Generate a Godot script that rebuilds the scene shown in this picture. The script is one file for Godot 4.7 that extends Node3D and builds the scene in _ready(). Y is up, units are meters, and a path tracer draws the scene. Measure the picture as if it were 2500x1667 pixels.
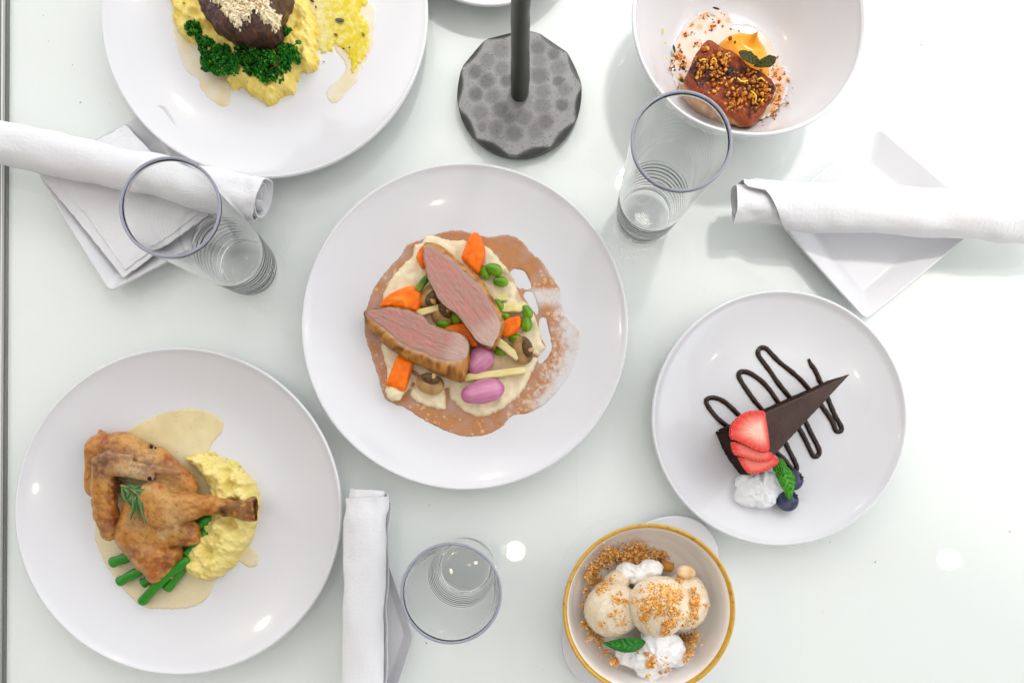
extends Node3D
# A laid table seen from straight above: plates of food, rolled napkins and water glasses on a white glass table.

# ---------------------------------------------------------------- scale: the lens looks straight down at (NX, NY) of the photograph
const H := 0.62
const F := 1700.0
const NX := 1260.0
const NY := 1150.0
# regions of the photograph in which positions were measured: x0, y0, scale
const SR := [0.0, 0.0, 1.0]
const FU := [0.0, 0.0, 1.06293]
const ST := [380.0, 0.0, 0.2381]
const BO := [1450.0, 0.0, 0.29762]
const CE := [850.0, 530.0, 0.35714]
const CH := [150.0, 960.0, 0.35714]
const DE := [1680.0, 800.0, 0.3125]
const IC := [1350.0, 1260.0, 0.2596]
const SD := [1080.0, 0.0, 0.2678]
const RN := [1430.0, 180.0, 0.45493]
const BG := [780.0, 1160.0, 0.32335]
const LN := [0.0, 260.0, 0.30612]

var rng := RandomNumberGenerator.new()
var used := {}
var n_fine: FastNoiseLite
var n_mid: FastNoiseLite
var n_big: FastNoiseLite
var n_cell: FastNoiseLite
var n_ridge: FastNoiseLite
var tex_grain: NoiseTexture2D
var tex_pores: NoiseTexture2D
var tex_cloth: NoiseTexture2D


func q(c: Array, u: float, v: float, h: float) -> Vector3:
	var x: float = c[0] + u * c[2]
	var y: float = c[1] + v * c[2]
	return Vector3((x - NX) * (H - h) / F, h, (y - NY) * (H - h) / F)


func back(c: Array, p: Vector3) -> Vector2:   # a point of the scene in the units of a region
	var x := NX + p.x * F / (H - p.y)
	var y := NY + p.z * F / (H - p.y)
	return Vector2((x - c[0]) / c[2], (y - c[1]) / c[2])


func lin(r: float, g: float, b: float) -> Color:
	var c := Color(r / 255.0, g / 255.0, b / 255.0).srgb_to_linear()
	return c


func mixc(a: Color, b: Color, t: float) -> Color:
	return a.lerp(b, clampf(t, 0.0, 1.0))


func sstep(a: float, b: float, x: float) -> float:
	var t := clampf((x - a) / (b - a), 0.0, 1.0)
	return t * t * (3.0 - 2.0 * t)


func noise(kind: int, scale_mm: float, octaves: int, s: int) -> FastNoiseLite:
	var n := FastNoiseLite.new()
	n.noise_type = kind
	n.frequency = 1.0 / scale_mm
	n.seed = s
	n.fractal_type = FastNoiseLite.FRACTAL_FBM if octaves > 1 else FastNoiseLite.FRACTAL_NONE
	n.fractal_octaves = octaves
	return n


func nz(n: FastNoiseLite, p: Vector3, k := 1000.0) -> float:
	return n.get_noise_3d(p.x * k, p.y * k, p.z * k)


# ---------------------------------------------------------------- meshes
class MB:
	var v := PackedVector3Array()
	var c := PackedColorArray()
	var f := PackedInt32Array()

	func tri(a: int, b: int, d: int) -> void:
		f.append(a); f.append(b); f.append(d)

	func quad(a: int, b: int, d: int, e: int) -> void:
		f.append(a); f.append(b); f.append(d)
		f.append(a); f.append(d); f.append(e)

	func loft(rings: Array, cols: Array, closed := true, cap0 := false, cap1 := false) -> void:
		# rings: PackedVector3Array each of the same size; cols: a Color or PackedColorArray for each
		var n: int = rings[0].size()
		var first := v.size()
		for k in rings.size():
			v.append_array(rings[k])
			if cols[k] is PackedColorArray:
				c.append_array(cols[k])
			else:
				var fill := PackedColorArray()
				fill.resize(n)
				fill.fill(cols[k])
				c.append_array(fill)
		for k in rings.size() - 1:
			var a := first + k * n
			var b := a + n
			for i in (n if closed else n - 1):
				var j := (i + 1) % n
				quad(a + i, b + i, b + j, a + j)
		for e in 2:
			if (e == 0 and cap0) or (e == 1 and cap1):
				var r: PackedVector3Array = rings[0] if e == 0 else rings[rings.size() - 1]
				var at := first if e == 0 else first + (rings.size() - 1) * n
				var m := Vector3.ZERO
				for p in r:
					m += p
				v.append(m / n)
				c.append(c[at])
				var ci := v.size() - 1
				for i in n:
					var j := (i + 1) % n
					if e == 0:
						tri(ci, at + i, at + j)
					else:
						tri(ci, at + j, at + i)

	func merge(o: MB) -> void:
		var at := v.size()
		v.append_array(o.v)
		c.append_array(o.c)
		for i in o.f:
			f.append(at + i)

	func put(o: MB, t: Transform3D, tint: Color) -> void:
		var at := v.size()
		for p in o.v:
			v.append(t * p)
			c.append(tint)
		for i in o.f:
			f.append(at + i)

	func mesh(origin: Vector3, orient: int, flat := false) -> ArrayMesh:
		# orient 1: closed, outwards; 2: a sheet, upwards
		var sign := 0.0
		if orient == 1:
			var m := Vector3.ZERO
			for p in v:
				m += p
			m /= maxf(1.0, v.size())
			for i in range(0, f.size(), 3):
				sign -= (v[f[i]] - m).dot((v[f[i + 1]] - m).cross(v[f[i + 2]] - m))
		elif orient == 2:
			for i in range(0, f.size(), 3):
				sign += (v[f[i + 2]] - v[f[i]]).cross(v[f[i + 1]] - v[f[i]]).y
		if sign < 0.0:
			for i in range(0, f.size(), 3):
				var t := f[i + 1]
				f[i + 1] = f[i + 2]
				f[i + 2] = t
		if flat:
			var v2 := PackedVector3Array()
			var c2 := PackedColorArray()
			var f2 := PackedInt32Array()
			for i in f.size():
				v2.append(v[f[i]]); c2.append(c[f[i]]); f2.append(i)
			v = v2; c = c2; f = f2
		var nrm := PackedVector3Array()
		nrm.resize(v.size())
		for i in range(0, f.size(), 3):
			var a := f[i]
			var b := f[i + 1]
			var d := f[i + 2]
			var n := (v[d] - v[a]).cross(v[b] - v[a])
			nrm[a] += n; nrm[b] += n; nrm[d] += n
		var w := PackedVector3Array()
		w.resize(v.size())
		for i in v.size():
			var l := nrm[i].length()
			nrm[i] = nrm[i] / l if l > 1e-20 else Vector3.UP
			w[i] = v[i] - origin
		var arr := []
		arr.resize(Mesh.ARRAY_MAX)
		arr[Mesh.ARRAY_VERTEX] = w
		arr[Mesh.ARRAY_NORMAL] = nrm
		arr[Mesh.ARRAY_COLOR] = c
		arr[Mesh.ARRAY_INDEX] = f
		var am := ArrayMesh.new()
		am.add_surface_from_arrays(Mesh.PRIMITIVE_TRIANGLES, arr, [], {}, 0)
		return am


func lathe(prof: Array, segs: int, at: Vector3, col, wob = null) -> MB:
	# prof: Vector2(r, y) from the axis round to the axis again; col: Color or Callable(point, profile index)
	var m := MB.new()
	var rings := []
	var cols := []
	for k in prof.size():
		var ring := PackedVector3Array()
		var cc := PackedColorArray()
		for i in segs:
			var a := TAU * i / segs
			var r: float = prof[k].x
			var y: float = prof[k].y
			if wob != null:
				var w: Vector2 = wob.call(a, r, y)
				r = w.x
				y = w.y
			var p := Vector3(cos(a) * r, y, sin(a) * r)
			ring.append(at + p)
			cc.append(col.call(at + p, k) if col is Callable else col)
		rings.append(ring)
		cols.append(cc)
	m.loft(rings, cols)
	return m


func rounded(prof: Array, each: int) -> Array:   # Catmull-Rom through a profile or a path
	var out := []
	for k in prof.size() - 1:
		var p0 = prof[maxi(k - 1, 0)]
		var p1 = prof[k]
		var p2 = prof[k + 1]
		var p3 = prof[mini(k + 2, prof.size() - 1)]
		for i in each:
			var t := float(i) / each
			out.append(0.5 * ((2.0 * p1) + (p2 - p0) * t + (2.0 * p0 - 5.0 * p1 + 4.0 * p2 - p3) * t * t + (3.0 * p1 - p0 - 3.0 * p2 + p3) * t * t * t))
	out.append(prof[prof.size() - 1])
	return out


func loop_of(c: Array, uv: Array, h: float, n: int, smooth := true) -> PackedVector3Array:
	# a closed outline, rounded and resampled to n points at even distances
	var pts := []
	for i in range(0, uv.size(), 2):
		pts.append(q(c, uv[i], uv[i + 1], h))
	return even(pts, n, smooth)


func even(pts: Array, n: int, smooth := true) -> PackedVector3Array:
	var fine := []
	var m := pts.size()
	for k in m:
		var p0: Vector3 = pts[(k + m - 1) % m]
		var p1: Vector3 = pts[k]
		var p2: Vector3 = pts[(k + 1) % m]
		var p3: Vector3 = pts[(k + 2) % m]
		for i in 12:
			var t := i / 12.0
			if smooth:
				fine.append(0.5 * ((2.0 * p1) + (p2 - p0) * t + (2.0 * p0 - 5.0 * p1 + 4.0 * p2 - p3) * t * t + (3.0 * p1 - p0 - 3.0 * p2 + p3) * t * t * t))
			else:
				fine.append(p1.lerp(p2, t))
	var total := 0.0
	var along := [0.0]
	for i in fine.size():
		total += fine[i].distance_to(fine[(i + 1) % fine.size()])
		along.append(total)
	var out := PackedVector3Array()
	var at := 0
	for i in n:
		var want := total * i / n
		while along[at + 1] < want:
			at += 1
		var t2: float = (want - along[at]) / maxf(along[at + 1] - along[at], 1e-9)
		out.append(fine[at].lerp(fine[(at + 1) % fine.size()], t2))
	return out


class Area2:   # signed distance (m) to a closed outline in the xz plane, positive inside
	var curve := Curve2D.new()
	var poly := PackedVector2Array()
	var lo := Vector2(1e9, 1e9)
	var hi := Vector2(-1e9, -1e9)

	func _init(pts: PackedVector3Array) -> void:
		curve.bake_interval = 0.6
		for p in pts:
			var w := Vector2(p.x, p.z)
			poly.append(w * 1000.0)
			curve.add_point(w * 1000.0)
			lo = lo.min(w)
			hi = hi.max(w)
		curve.add_point(poly[0])

	func sd(x: float, z: float) -> float:
		var p := Vector2(x, z) * 1000.0
		var d := curve.get_closest_point(p).distance_to(p) * 0.001
		return d if Geometry2D.is_point_in_polygon(p, poly) else -d


func area(c: Array, uv: Array, h: float) -> Area2:
	return Area2.new(loop_of(c, uv, h, clampi(uv.size() * 3, 40, 160)))


func field(lo: Vector2, hi: Vector2, step: float, top: Callable, base: Callable, col: Callable) -> MB:
	# a sheet that dives under what it lies on at its rim; top returns the height over the base (negative outside)
	var m := MB.new()
	var nx := int((hi.x - lo.x) / step) + 2
	var nzz := int((hi.y - lo.y) / step) + 2
	var hh := PackedFloat32Array()
	hh.resize(nx * nzz)
	for j in nzz:
		for i in nx:
			hh[j * nx + i] = top.call(lo.x + i * step, lo.y + j * step)
	var id := PackedInt32Array()
	id.resize(nx * nzz)
	id.fill(-1)
	for j in nzz - 1:
		for i in nx - 1:
			var k := j * nx + i
			if maxf(maxf(hh[k], hh[k + 1]), maxf(hh[k + nx], hh[k + nx + 1])) <= 0.0:
				continue
			for w in [k, k + 1, k + nx, k + nx + 1]:
				if id[w] < 0:
					id[w] = m.v.size()
					var x: float = lo.x + (w % nx) * step
					var z: float = lo.y + (w / nx) * step
					var d := maxf(hh[w], -0.0025)
					var p := Vector3(x, base.call(x, z) + d, z)
					m.v.append(p)
					m.c.append(col.call(p, d))
			m.quad(id[k], id[k + 1], id[k + nx + 1], id[k + nx])
	return m


func nets(lo: Vector3, hi: Vector3, cell: float, sdf: Callable, col: Callable) -> MB:
	# naive surface nets of a distance field
	var nx := int((hi.x - lo.x) / cell) + 3
	var ny := int((hi.y - lo.y) / cell) + 3
	var nq := int((hi.z - lo.z) / cell) + 3
	var val := PackedFloat32Array()
	val.resize(nx * ny * nq)
	val.fill(1.0)
	var B := 4
	var reach := cell * B * 0.95 + cell * 1.5
	for bz in range(0, nq, B):
		for by in range(0, ny, B):
			for bx in range(0, nx, B):
				var mid := lo + Vector3(bx + B * 0.5 - 0.5, by + B * 0.5 - 0.5, bz + B * 0.5 - 0.5) * cell
				var dm: float = sdf.call(mid)
				var skip := absf(dm) > reach
				for z in range(bz, mini(bz + B, nq)):
					for y in range(by, mini(by + B, ny)):
						for x in range(bx, mini(bx + B, nx)):
							val[(z * ny + y) * nx + x] = dm if skip else sdf.call(lo + Vector3(x, y, z) * cell)
	var m := MB.new()
	var id := PackedInt32Array()
	id.resize(val.size())
	id.fill(-1)
	var sx := 1
	var sy := nx
	var sz := nx * ny
	var off := [0, sx, sy, sx + sy, sz, sz + sx, sz + sy, sz + sx + sy]
	var cor := [Vector3(0, 0, 0), Vector3(1, 0, 0), Vector3(0, 1, 0), Vector3(1, 1, 0), Vector3(0, 0, 1), Vector3(1, 0, 1), Vector3(0, 1, 1), Vector3(1, 1, 1)]
	var ed := [0, 1, 2, 3, 4, 5, 6, 7, 0, 2, 1, 3, 4, 6, 5, 7, 0, 4, 1, 5, 2, 6, 3, 7]
	for z in nq - 1:
		for y in ny - 1:
			for x in nx - 1:
				var k := (z * ny + y) * nx + x
				var neg := 0
				for o in off:
					if val[k + o] < 0.0:
						neg += 1
				if neg == 0 or neg == 8:
					continue
				var s := Vector3.ZERO
				var cnt := 0
				for e in 12:
					var a: int = ed[e * 2]
					var b: int = ed[e * 2 + 1]
					var va := val[k + off[a]]
					var vb := val[k + off[b]]
					if (va < 0.0) != (vb < 0.0):
						s += cor[a].lerp(cor[b], va / (va - vb))
						cnt += 1
				id[k] = m.v.size()
				var p := lo + (Vector3(x, y, z) + s / cnt) * cell
				m.v.append(p)
				m.c.append(col.call(p))
	for z in range(1, nq - 1):
		for y in range(1, ny - 1):
			for x in range(1, nx - 1):
				var k := (z * ny + y) * nx + x
				var a := val[k] < 0.0
				for ax in 3:
					var step := sx if ax == 0 else (sy if ax == 1 else sz)
					if a == (val[k + step] < 0.0):
						continue
					var u := sy if ax == 0 else (sz if ax == 1 else sx)
					var w := sz if ax == 0 else (sx if ax == 1 else sy)
					var i0 := id[k]
					var i1 := id[k - u]
					var i2 := id[k - u - w]
					var i3 := id[k - w]
					if mini(mini(i0, i1), mini(i2, i3)) < 0:
						continue
					if a:
						m.quad(i0, i3, i2, i1)
					else:
						m.quad(i0, i1, i2, i3)
	return m


func cone_sd(p: Vector3, a: Vector3, b: Vector3, ra: float, rb: float) -> float:
	var ab := b - a
	var t := clampf((p - a).dot(ab) / maxf(ab.length_squared(), 1e-12), 0.0, 1.0)
	return p.distance_to(a + ab * t) - lerpf(ra, rb, t)


func smin(a: float, b: float, k: float) -> float:
	var h := maxf(k - absf(a - b), 0.0) / k
	return minf(a, b) - h * h * k * 0.25


func tube(path: Array, rad: Callable, segs: int, col: Callable, flat_y := 1.0, caps := true) -> MB:
	# path: Vector3 points; rad(t) -> radius; col(t, a) -> Color; round ends
	var m := MB.new()
	var rings := []
	var cols := []
	var n := path.size()
	var side := Vector3.ZERO
	for k in n:
		var d: Vector3 = (path[mini(k + 1, n - 1)] - path[maxi(k - 1, 0)]).normalized()
		if side == Vector3.ZERO:
			side = d.cross(Vector3.UP)
			if side.length() < 0.1:
				side = d.cross(Vector3.RIGHT)
		side = (side - d * side.dot(d)).normalized()
		var up := side.cross(d).normalized()
		var t := float(k) / (n - 1)
		var r: float = rad.call(t)
		var ring := PackedVector3Array()
		var cc := PackedColorArray()
		for i in segs:
			var a := TAU * i / segs
			ring.append(path[k] + side * cos(a) * r + up * sin(a) * r * flat_y)
			cc.append(col.call(t, a))
		rings.append(ring)
		cols.append(cc)
	m.loft(rings, cols, true, caps, caps)
	return m


func ball(at: Vector3, r: Vector3, nu: int, nv: int, col: Callable, turn := Basis(), shape = null) -> MB:
	var m := MB.new()
	var rings := []
	var cols := []
	for k in nv + 1:
		var e := PI * (float(k) / nv - 0.5)
		var ring := PackedVector3Array()
		var cc := PackedColorArray()
		for i in nu:
			var a := TAU * i / nu
			var d := Vector3(cos(e) * cos(a), sin(e), cos(e) * sin(a))
			var s := 1.0
			if shape != null:
				s = shape.call(d)
			ring.append(at + turn * (d * r * s))
			cc.append(col.call(d))
		rings.append(ring)
		cols.append(cc)
	m.loft(rings, cols)
	return m


func cap_rings(edge: PackedVector3Array, spine: Array, steps: Array, lift: Callable) -> Array:
	# rings from an edge in to a spine (polyline); lift(p, s) moves each point
	var out := []
	var goal := PackedVector3Array()
	for p in edge:
		var best := Vector3.ZERO
		var far := 1e9
		for k in maxi(spine.size() - 1, 1):
			var w: Vector3 = spine[0] if spine.size() == 1 else Geometry3D.get_closest_point_to_segment(p, spine[k], spine[k + 1])
			if w.distance_to(p) < far:
				far = w.distance_to(p)
				best = w
		goal.append(best)
	for s in steps:
		var ring := PackedVector3Array()
		for i in edge.size():
			ring.append(lift.call(edge[i].lerp(goal[i], s), s))
		out.append(ring)
	return out


func paint(rings: Array, fn: Callable) -> Array:   # fn(point, ring number) -> Color
	var out := []
	for k in rings.size():
		var cc := PackedColorArray()
		for p in rings[k]:
			cc.append(fn.call(p, k))
		out.append(cc)
	return out


# ---------------------------------------------------------------- materials
func mat(called: String, rough: float, spec := 0.5, color = null) -> StandardMaterial3D:
	var m := StandardMaterial3D.new()
	m.resource_name = called
	m.roughness = rough
	m.metallic_specular = spec
	if color == null:
		m.vertex_color_use_as_albedo = true
	else:
		m.albedo_color = (color as Color).linear_to_srgb()
	return m


func relief(m: StandardMaterial3D, t: Texture2D, per_metre: float, cm: float) -> StandardMaterial3D:
	m.heightmap_enabled = true
	m.heightmap_texture = t
	m.heightmap_scale = cm
	m.uv1_triplanar = true
	m.uv1_scale = Vector3.ONE * per_metre
	return m


func wet(m: StandardMaterial3D, amount: float, rough := 0.08) -> StandardMaterial3D:
	m.clearcoat_enabled = true
	m.clearcoat = amount
	m.clearcoat_roughness = rough
	return m


func noise_tex(kind: int, f: float, oct: int, s: int, invert := false) -> NoiseTexture2D:
	var n := FastNoiseLite.new()
	n.noise_type = kind
	n.frequency = f
	n.fractal_octaves = oct
	n.seed = s
	if kind == FastNoiseLite.TYPE_CELLULAR:
		n.cellular_return_type = FastNoiseLite.RETURN_DISTANCE
	var t := NoiseTexture2D.new()
	t.width = 512
	t.height = 512
	t.seamless = true
	t.invert = invert
	t.noise = n
	return t


# ---------------------------------------------------------------- things and parts
func numbered(called: String) -> String:
	used[called] = used.get(called, -1) + 1
	return called if used[called] == 0 else "%s_%03d" % [called, used[called]]


func meta(o: Node, label: String, category: String, group := "", kind := "") -> void:
	if label: o.set_meta("label", label)
	if category: o.set_meta("category", category)
	if group: o.set_meta("group", group)
	if kind: o.set_meta("kind", kind)


func thing(called: String, label: String, category: String, at: Vector3, group := "") -> Node3D:
	var o := Node3D.new()
	o.name = numbered(called)
	o.position = at
	add_child(o)
	meta(o, label, category, group)
	return o


func world_at(o: Node3D) -> Vector3:
	return o.position + (world_at(o.get_parent()) if o.get_parent() is Node3D and o.get_parent() != self else Vector3.ZERO)


func part(parent: Node3D, called: String, m: MB, material: Material, orient := 1, kind := "", flat := false) -> MeshInstance3D:
	var o := MeshInstance3D.new()
	o.name = called
	o.mesh = m.mesh(world_at(parent), orient, flat)
	o.material_override = material
	parent.add_child(o, true)
	if kind: o.set_meta("kind", kind)
	return o


func single(called: String, m: MB, material: Material, label: String, category: String, group := "", orient := 1, kind := "", flat := false) -> MeshInstance3D:
	var lo := Vector3.ONE * 1e9
	var hi := -lo
	for p in m.v:
		lo = lo.min(p)
		hi = hi.max(p)
	var at := Vector3((lo.x + hi.x) / 2.0, lo.y, (lo.z + hi.z) / 2.0)
	var o := MeshInstance3D.new()
	o.name = numbered(called)
	o.mesh = m.mesh(at, orient, flat)
	o.material_override = material
	o.position = at
	add_child(o)
	meta(o, label, category, group, kind)
	return o


func box(lo: Vector3, hi: Vector3, col := Color.WHITE) -> MB:
	var m := MB.new()
	for k in 8:
		m.v.append(Vector3(hi.x if k & 1 else lo.x, hi.y if k & 2 else lo.y, hi.z if k & 4 else lo.z))
		m.c.append(col)
	for f in [[0, 1, 3, 2], [4, 6, 7, 5], [0, 4, 5, 1], [2, 3, 7, 6], [0, 2, 6, 4], [1, 5, 7, 3]]:
		m.quad(f[0], f[1], f[2], f[3])
	return m


const SKY := 1.2
const SUN := 0.32
const EXPO := 1.35
const AWN := 2.8
const AWH := 2.2
const BACKL := 1.0
const GAP := 0.0035


# ---------------------------------------------------------------- the scene
func _ready() -> void:
	rng.seed = 20240611
	var cam := Camera3D.new()
	cam.name = "camera"
	cam.projection = Camera3D.PROJECTION_FRUSTUM
	cam.near = 0.05
	cam.far = 120.0
	cam.size = cam.near * 1667.0 / F
	cam.frustum_offset = Vector2((1250.0 - NX) / F * cam.near, (NY - 833.5) / F * cam.near)
	cam.position = Vector3(0, H, 0)
	cam.rotation_degrees = Vector3(-90, 0, 0)
	add_child(cam)
	cam.current = true

	var we := WorldEnvironment.new()
	we.name = "world_environment"
	var env := Environment.new()
	env.background_mode = Environment.BG_SKY
	var sky := Sky.new()
	var sm := ProceduralSkyMaterial.new()
	sm.sky_top_color = Color(0.93, 0.94, 0.96)
	sm.sky_horizon_color = Color(0.95, 0.95, 0.95)
	sm.sky_curve = 0.25
	sm.sky_energy_multiplier = SKY
	sm.ground_bottom_color = Color(0.30, 0.29, 0.28)
	sm.ground_horizon_color = Color(0.45, 0.45, 0.44)
	sm.sun_angle_max = 12.0
	sky.sky_material = sm
	env.sky = sky
	env.tonemap_mode = Environment.TONE_MAPPER_LINEAR
	env.tonemap_exposure = EXPO
	env.sdfgi_enabled = true
	env.ssao_enabled = true
	env.ssil_enabled = true
	we.environment = env
	add_child(we)

	var to_sun := Vector3(0.19, 1.0, -0.40).normalized()
	var sun := DirectionalLight3D.new()
	sun.name = "sun"
	sun.light_color = Color(1.0, 0.985, 0.96)
	sun.light_energy = SUN
	sun.light_angular_distance = 5.0
	sun.shadow_enabled = true
	add_child(sun)
	sun.look_at_from_position(to_sun * 10.0, Vector3.ZERO, Vector3.RIGHT)

	n_fine = noise(FastNoiseLite.TYPE_SIMPLEX, 1.6, 2, 3)
	n_mid = noise(FastNoiseLite.TYPE_SIMPLEX, 7.0, 3, 5)
	n_big = noise(FastNoiseLite.TYPE_SIMPLEX, 22.0, 2, 9)
	n_cell = noise(FastNoiseLite.TYPE_CELLULAR, 4.0, 1, 11)
	n_cell.cellular_return_type = FastNoiseLite.RETURN_DISTANCE
	n_ridge = noise(FastNoiseLite.TYPE_SIMPLEX, 9.0, 3, 13)
	n_ridge.fractal_type = FastNoiseLite.FRACTAL_RIDGED
	tex_grain = noise_tex(FastNoiseLite.TYPE_SIMPLEX, 0.03, 4, 21)
	tex_pores = noise_tex(FastNoiseLite.TYPE_CELLULAR, 0.05, 2, 22)
	tex_cloth = noise_tex(FastNoiseLite.TYPE_SIMPLEX, 0.012, 5, 23)

	surroundings(to_sun)
	table()
	crockery()
	linen()
	glasses()
	candle_stand()
	duck_dish()
	chicken_dish()
	steak_dish()
	pork_bowl()
	cake_dish()
	ice_cream_bowl()


func surroundings(to_sun: Vector3) -> void:
	var floor_m := mat("dark floor", 0.6, 0.4, Color(0.16, 0.155, 0.15))
	relief(floor_m, tex_grain, 1.5, 0.1)
	var fl := box(Vector3(-40, -0.82, -40), Vector3(40, -0.76, 40))
	var o := single("floor", fl, floor_m, "", "", "", 1, "structure", true)
	o.set_meta("kind", "structure")
	# a canvas awning that ends over the table: it keeps the sun off the near left side
	var a := q(SR, 1060, 300, 0.0) + to_sun * (AWH / to_sun.y)
	var b := q(SR, 2330, 1120, 0.0) + to_sun * (AWH / to_sun.y)
	var d := (b - a).normalized()
	var n := Vector3(-d.z, 0, d.x)
	var canvas := mat("awning canvas", 0.9, 0.2, Color(0.845, 0.845, 0.845))
	canvas.backlight_enabled = true
	canvas.backlight = Color(BACKL, BACKL, BACKL)
	var m := MB.new()
	var mid := (a + b) / 2.0
	var rings := []
	for k in 9:   # a shallow sag between the ribs
		var w := k / 8.0
		var ring := PackedVector3Array()
		for s in [-1, 1]:
			var e: Vector3 = mid + d * (w - 0.5) * 8.0 + n * (0.0 if s < 0 else AWN) + Vector3.UP * (0.25 if s > 0 else 0.0)
			ring.append(e + Vector3(0, -0.05 * sin(w * PI * 4.0) ** 2, 0))
		ring.append(ring[1] + Vector3(0, 0.012, 0))
		ring.append(ring[0] + Vector3(0, 0.012, 0))
		rings.append(ring)
	m.loft(rings, rings.map(func(_r): return Color.WHITE), true, true, true)
	var aw := thing("awning", "pale canvas awning stretched above the table", "awning", Vector3(mid.x, AWH, mid.z))
	part(aw, "canvas", m, canvas, 1)
	# the house wall that carries the awning, behind the near left side of the table
	var wall_m := mat("house wall", 0.85, 0.3, Color(0.5, 0.48, 0.45))
	relief(wall_m, tex_grain, 2.0, 0.3)
	var wl := MB.new()
	var wr := []
	for e in [[AWN, -0.76], [AWN, 3.4], [AWN + 0.25, 3.4], [AWN + 0.25, -0.76]]:
		var w := PackedVector3Array()
		for s in [-0.5, 0.5]:
			var p: Vector3 = mid + d * s * 12.0 + n * (e[0] + 0.05)
			w.append(Vector3(p.x, e[1], p.z))
		wr.append(w)
	wl.loft(wr, wr.map(func(_r): return Color.WHITE), false)
	var wo := single("wall", wl, wall_m, "", "", "", 0, "structure", true)
	# globe lamps hanging in a row over the table; the glass mirrors them
	var over := func(x: float, y: float) -> Vector3: return Vector3((x - NX) / F * 2.52, 1.9, (y - NY) / F * 2.52)
	var lamp_at := [over.call(-260, 640), over.call(900, -380), over.call(2760, 620), Vector3(-0.003, 1.9, 0.289), Vector3(1.567, 1.9, 0.320), Vector3(1.60, 1.9, -1.414)]
	var says := ["globe lamp hanging beyond the left edge of the table", "globe lamp hanging beyond the steak dish at the far side", "globe lamp hanging beyond the right edge of the table, level with the napkins", "globe lamp hanging above the front of the table", "globe lamp hanging beyond the near right end of the table", "round globe lamp hanging beyond the far right corner of the table"]
	var glow := mat("lamp glass", 0.4, 0.5, Color(0.9, 0.88, 0.84))
	glow.emission_enabled = true
	glow.emission = Color(1.0, 0.93, 0.82)
	glow.emission_energy_multiplier = 14.0
	var dark := mat("white lamp metal", 0.5, 0.5, Color(0.7, 0.7, 0.7))
	for k in lamp_at.size():
		var p: Vector3 = lamp_at[k]
		var t := thing("globe_lamp", says[k], "lamp", p, "globe lamps over the table")
		var bulb := part(t, "globe", ball(p + Vector3.UP * (0.054 if k < 3 else 0.0), Vector3.ONE * (0.09 if k < 3 else 0.036), 32, 20, func(_d): return Color.WHITE), glow)
		part(t, "socket", lathe([Vector2(0.001, 0.032), Vector2(0.018, 0.032), Vector2(0.018, 0.09), Vector2(0.001, 0.095)], 20, p + Vector3.UP * (0.108 if k < 3 else 0.0), Color.WHITE), dark)
		part(t, "cord", tube([p + Vector3(0, 0.09, 0), p + Vector3(0, 0.5, 0)], func(_t): return 0.003, 8, func(_t, _a): return Color.WHITE), dark)
		var li := OmniLight3D.new()
		li.name = "lamp_light"
		li.light_color = Color(1.0, 0.93, 0.82)
		li.light_energy = 0.02
		li.light_size = 0.03
		li.omni_range = 8.0
		li.omni_attenuation = 2.0
		li.shadow_enabled = true
		t.add_child(li)


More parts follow.
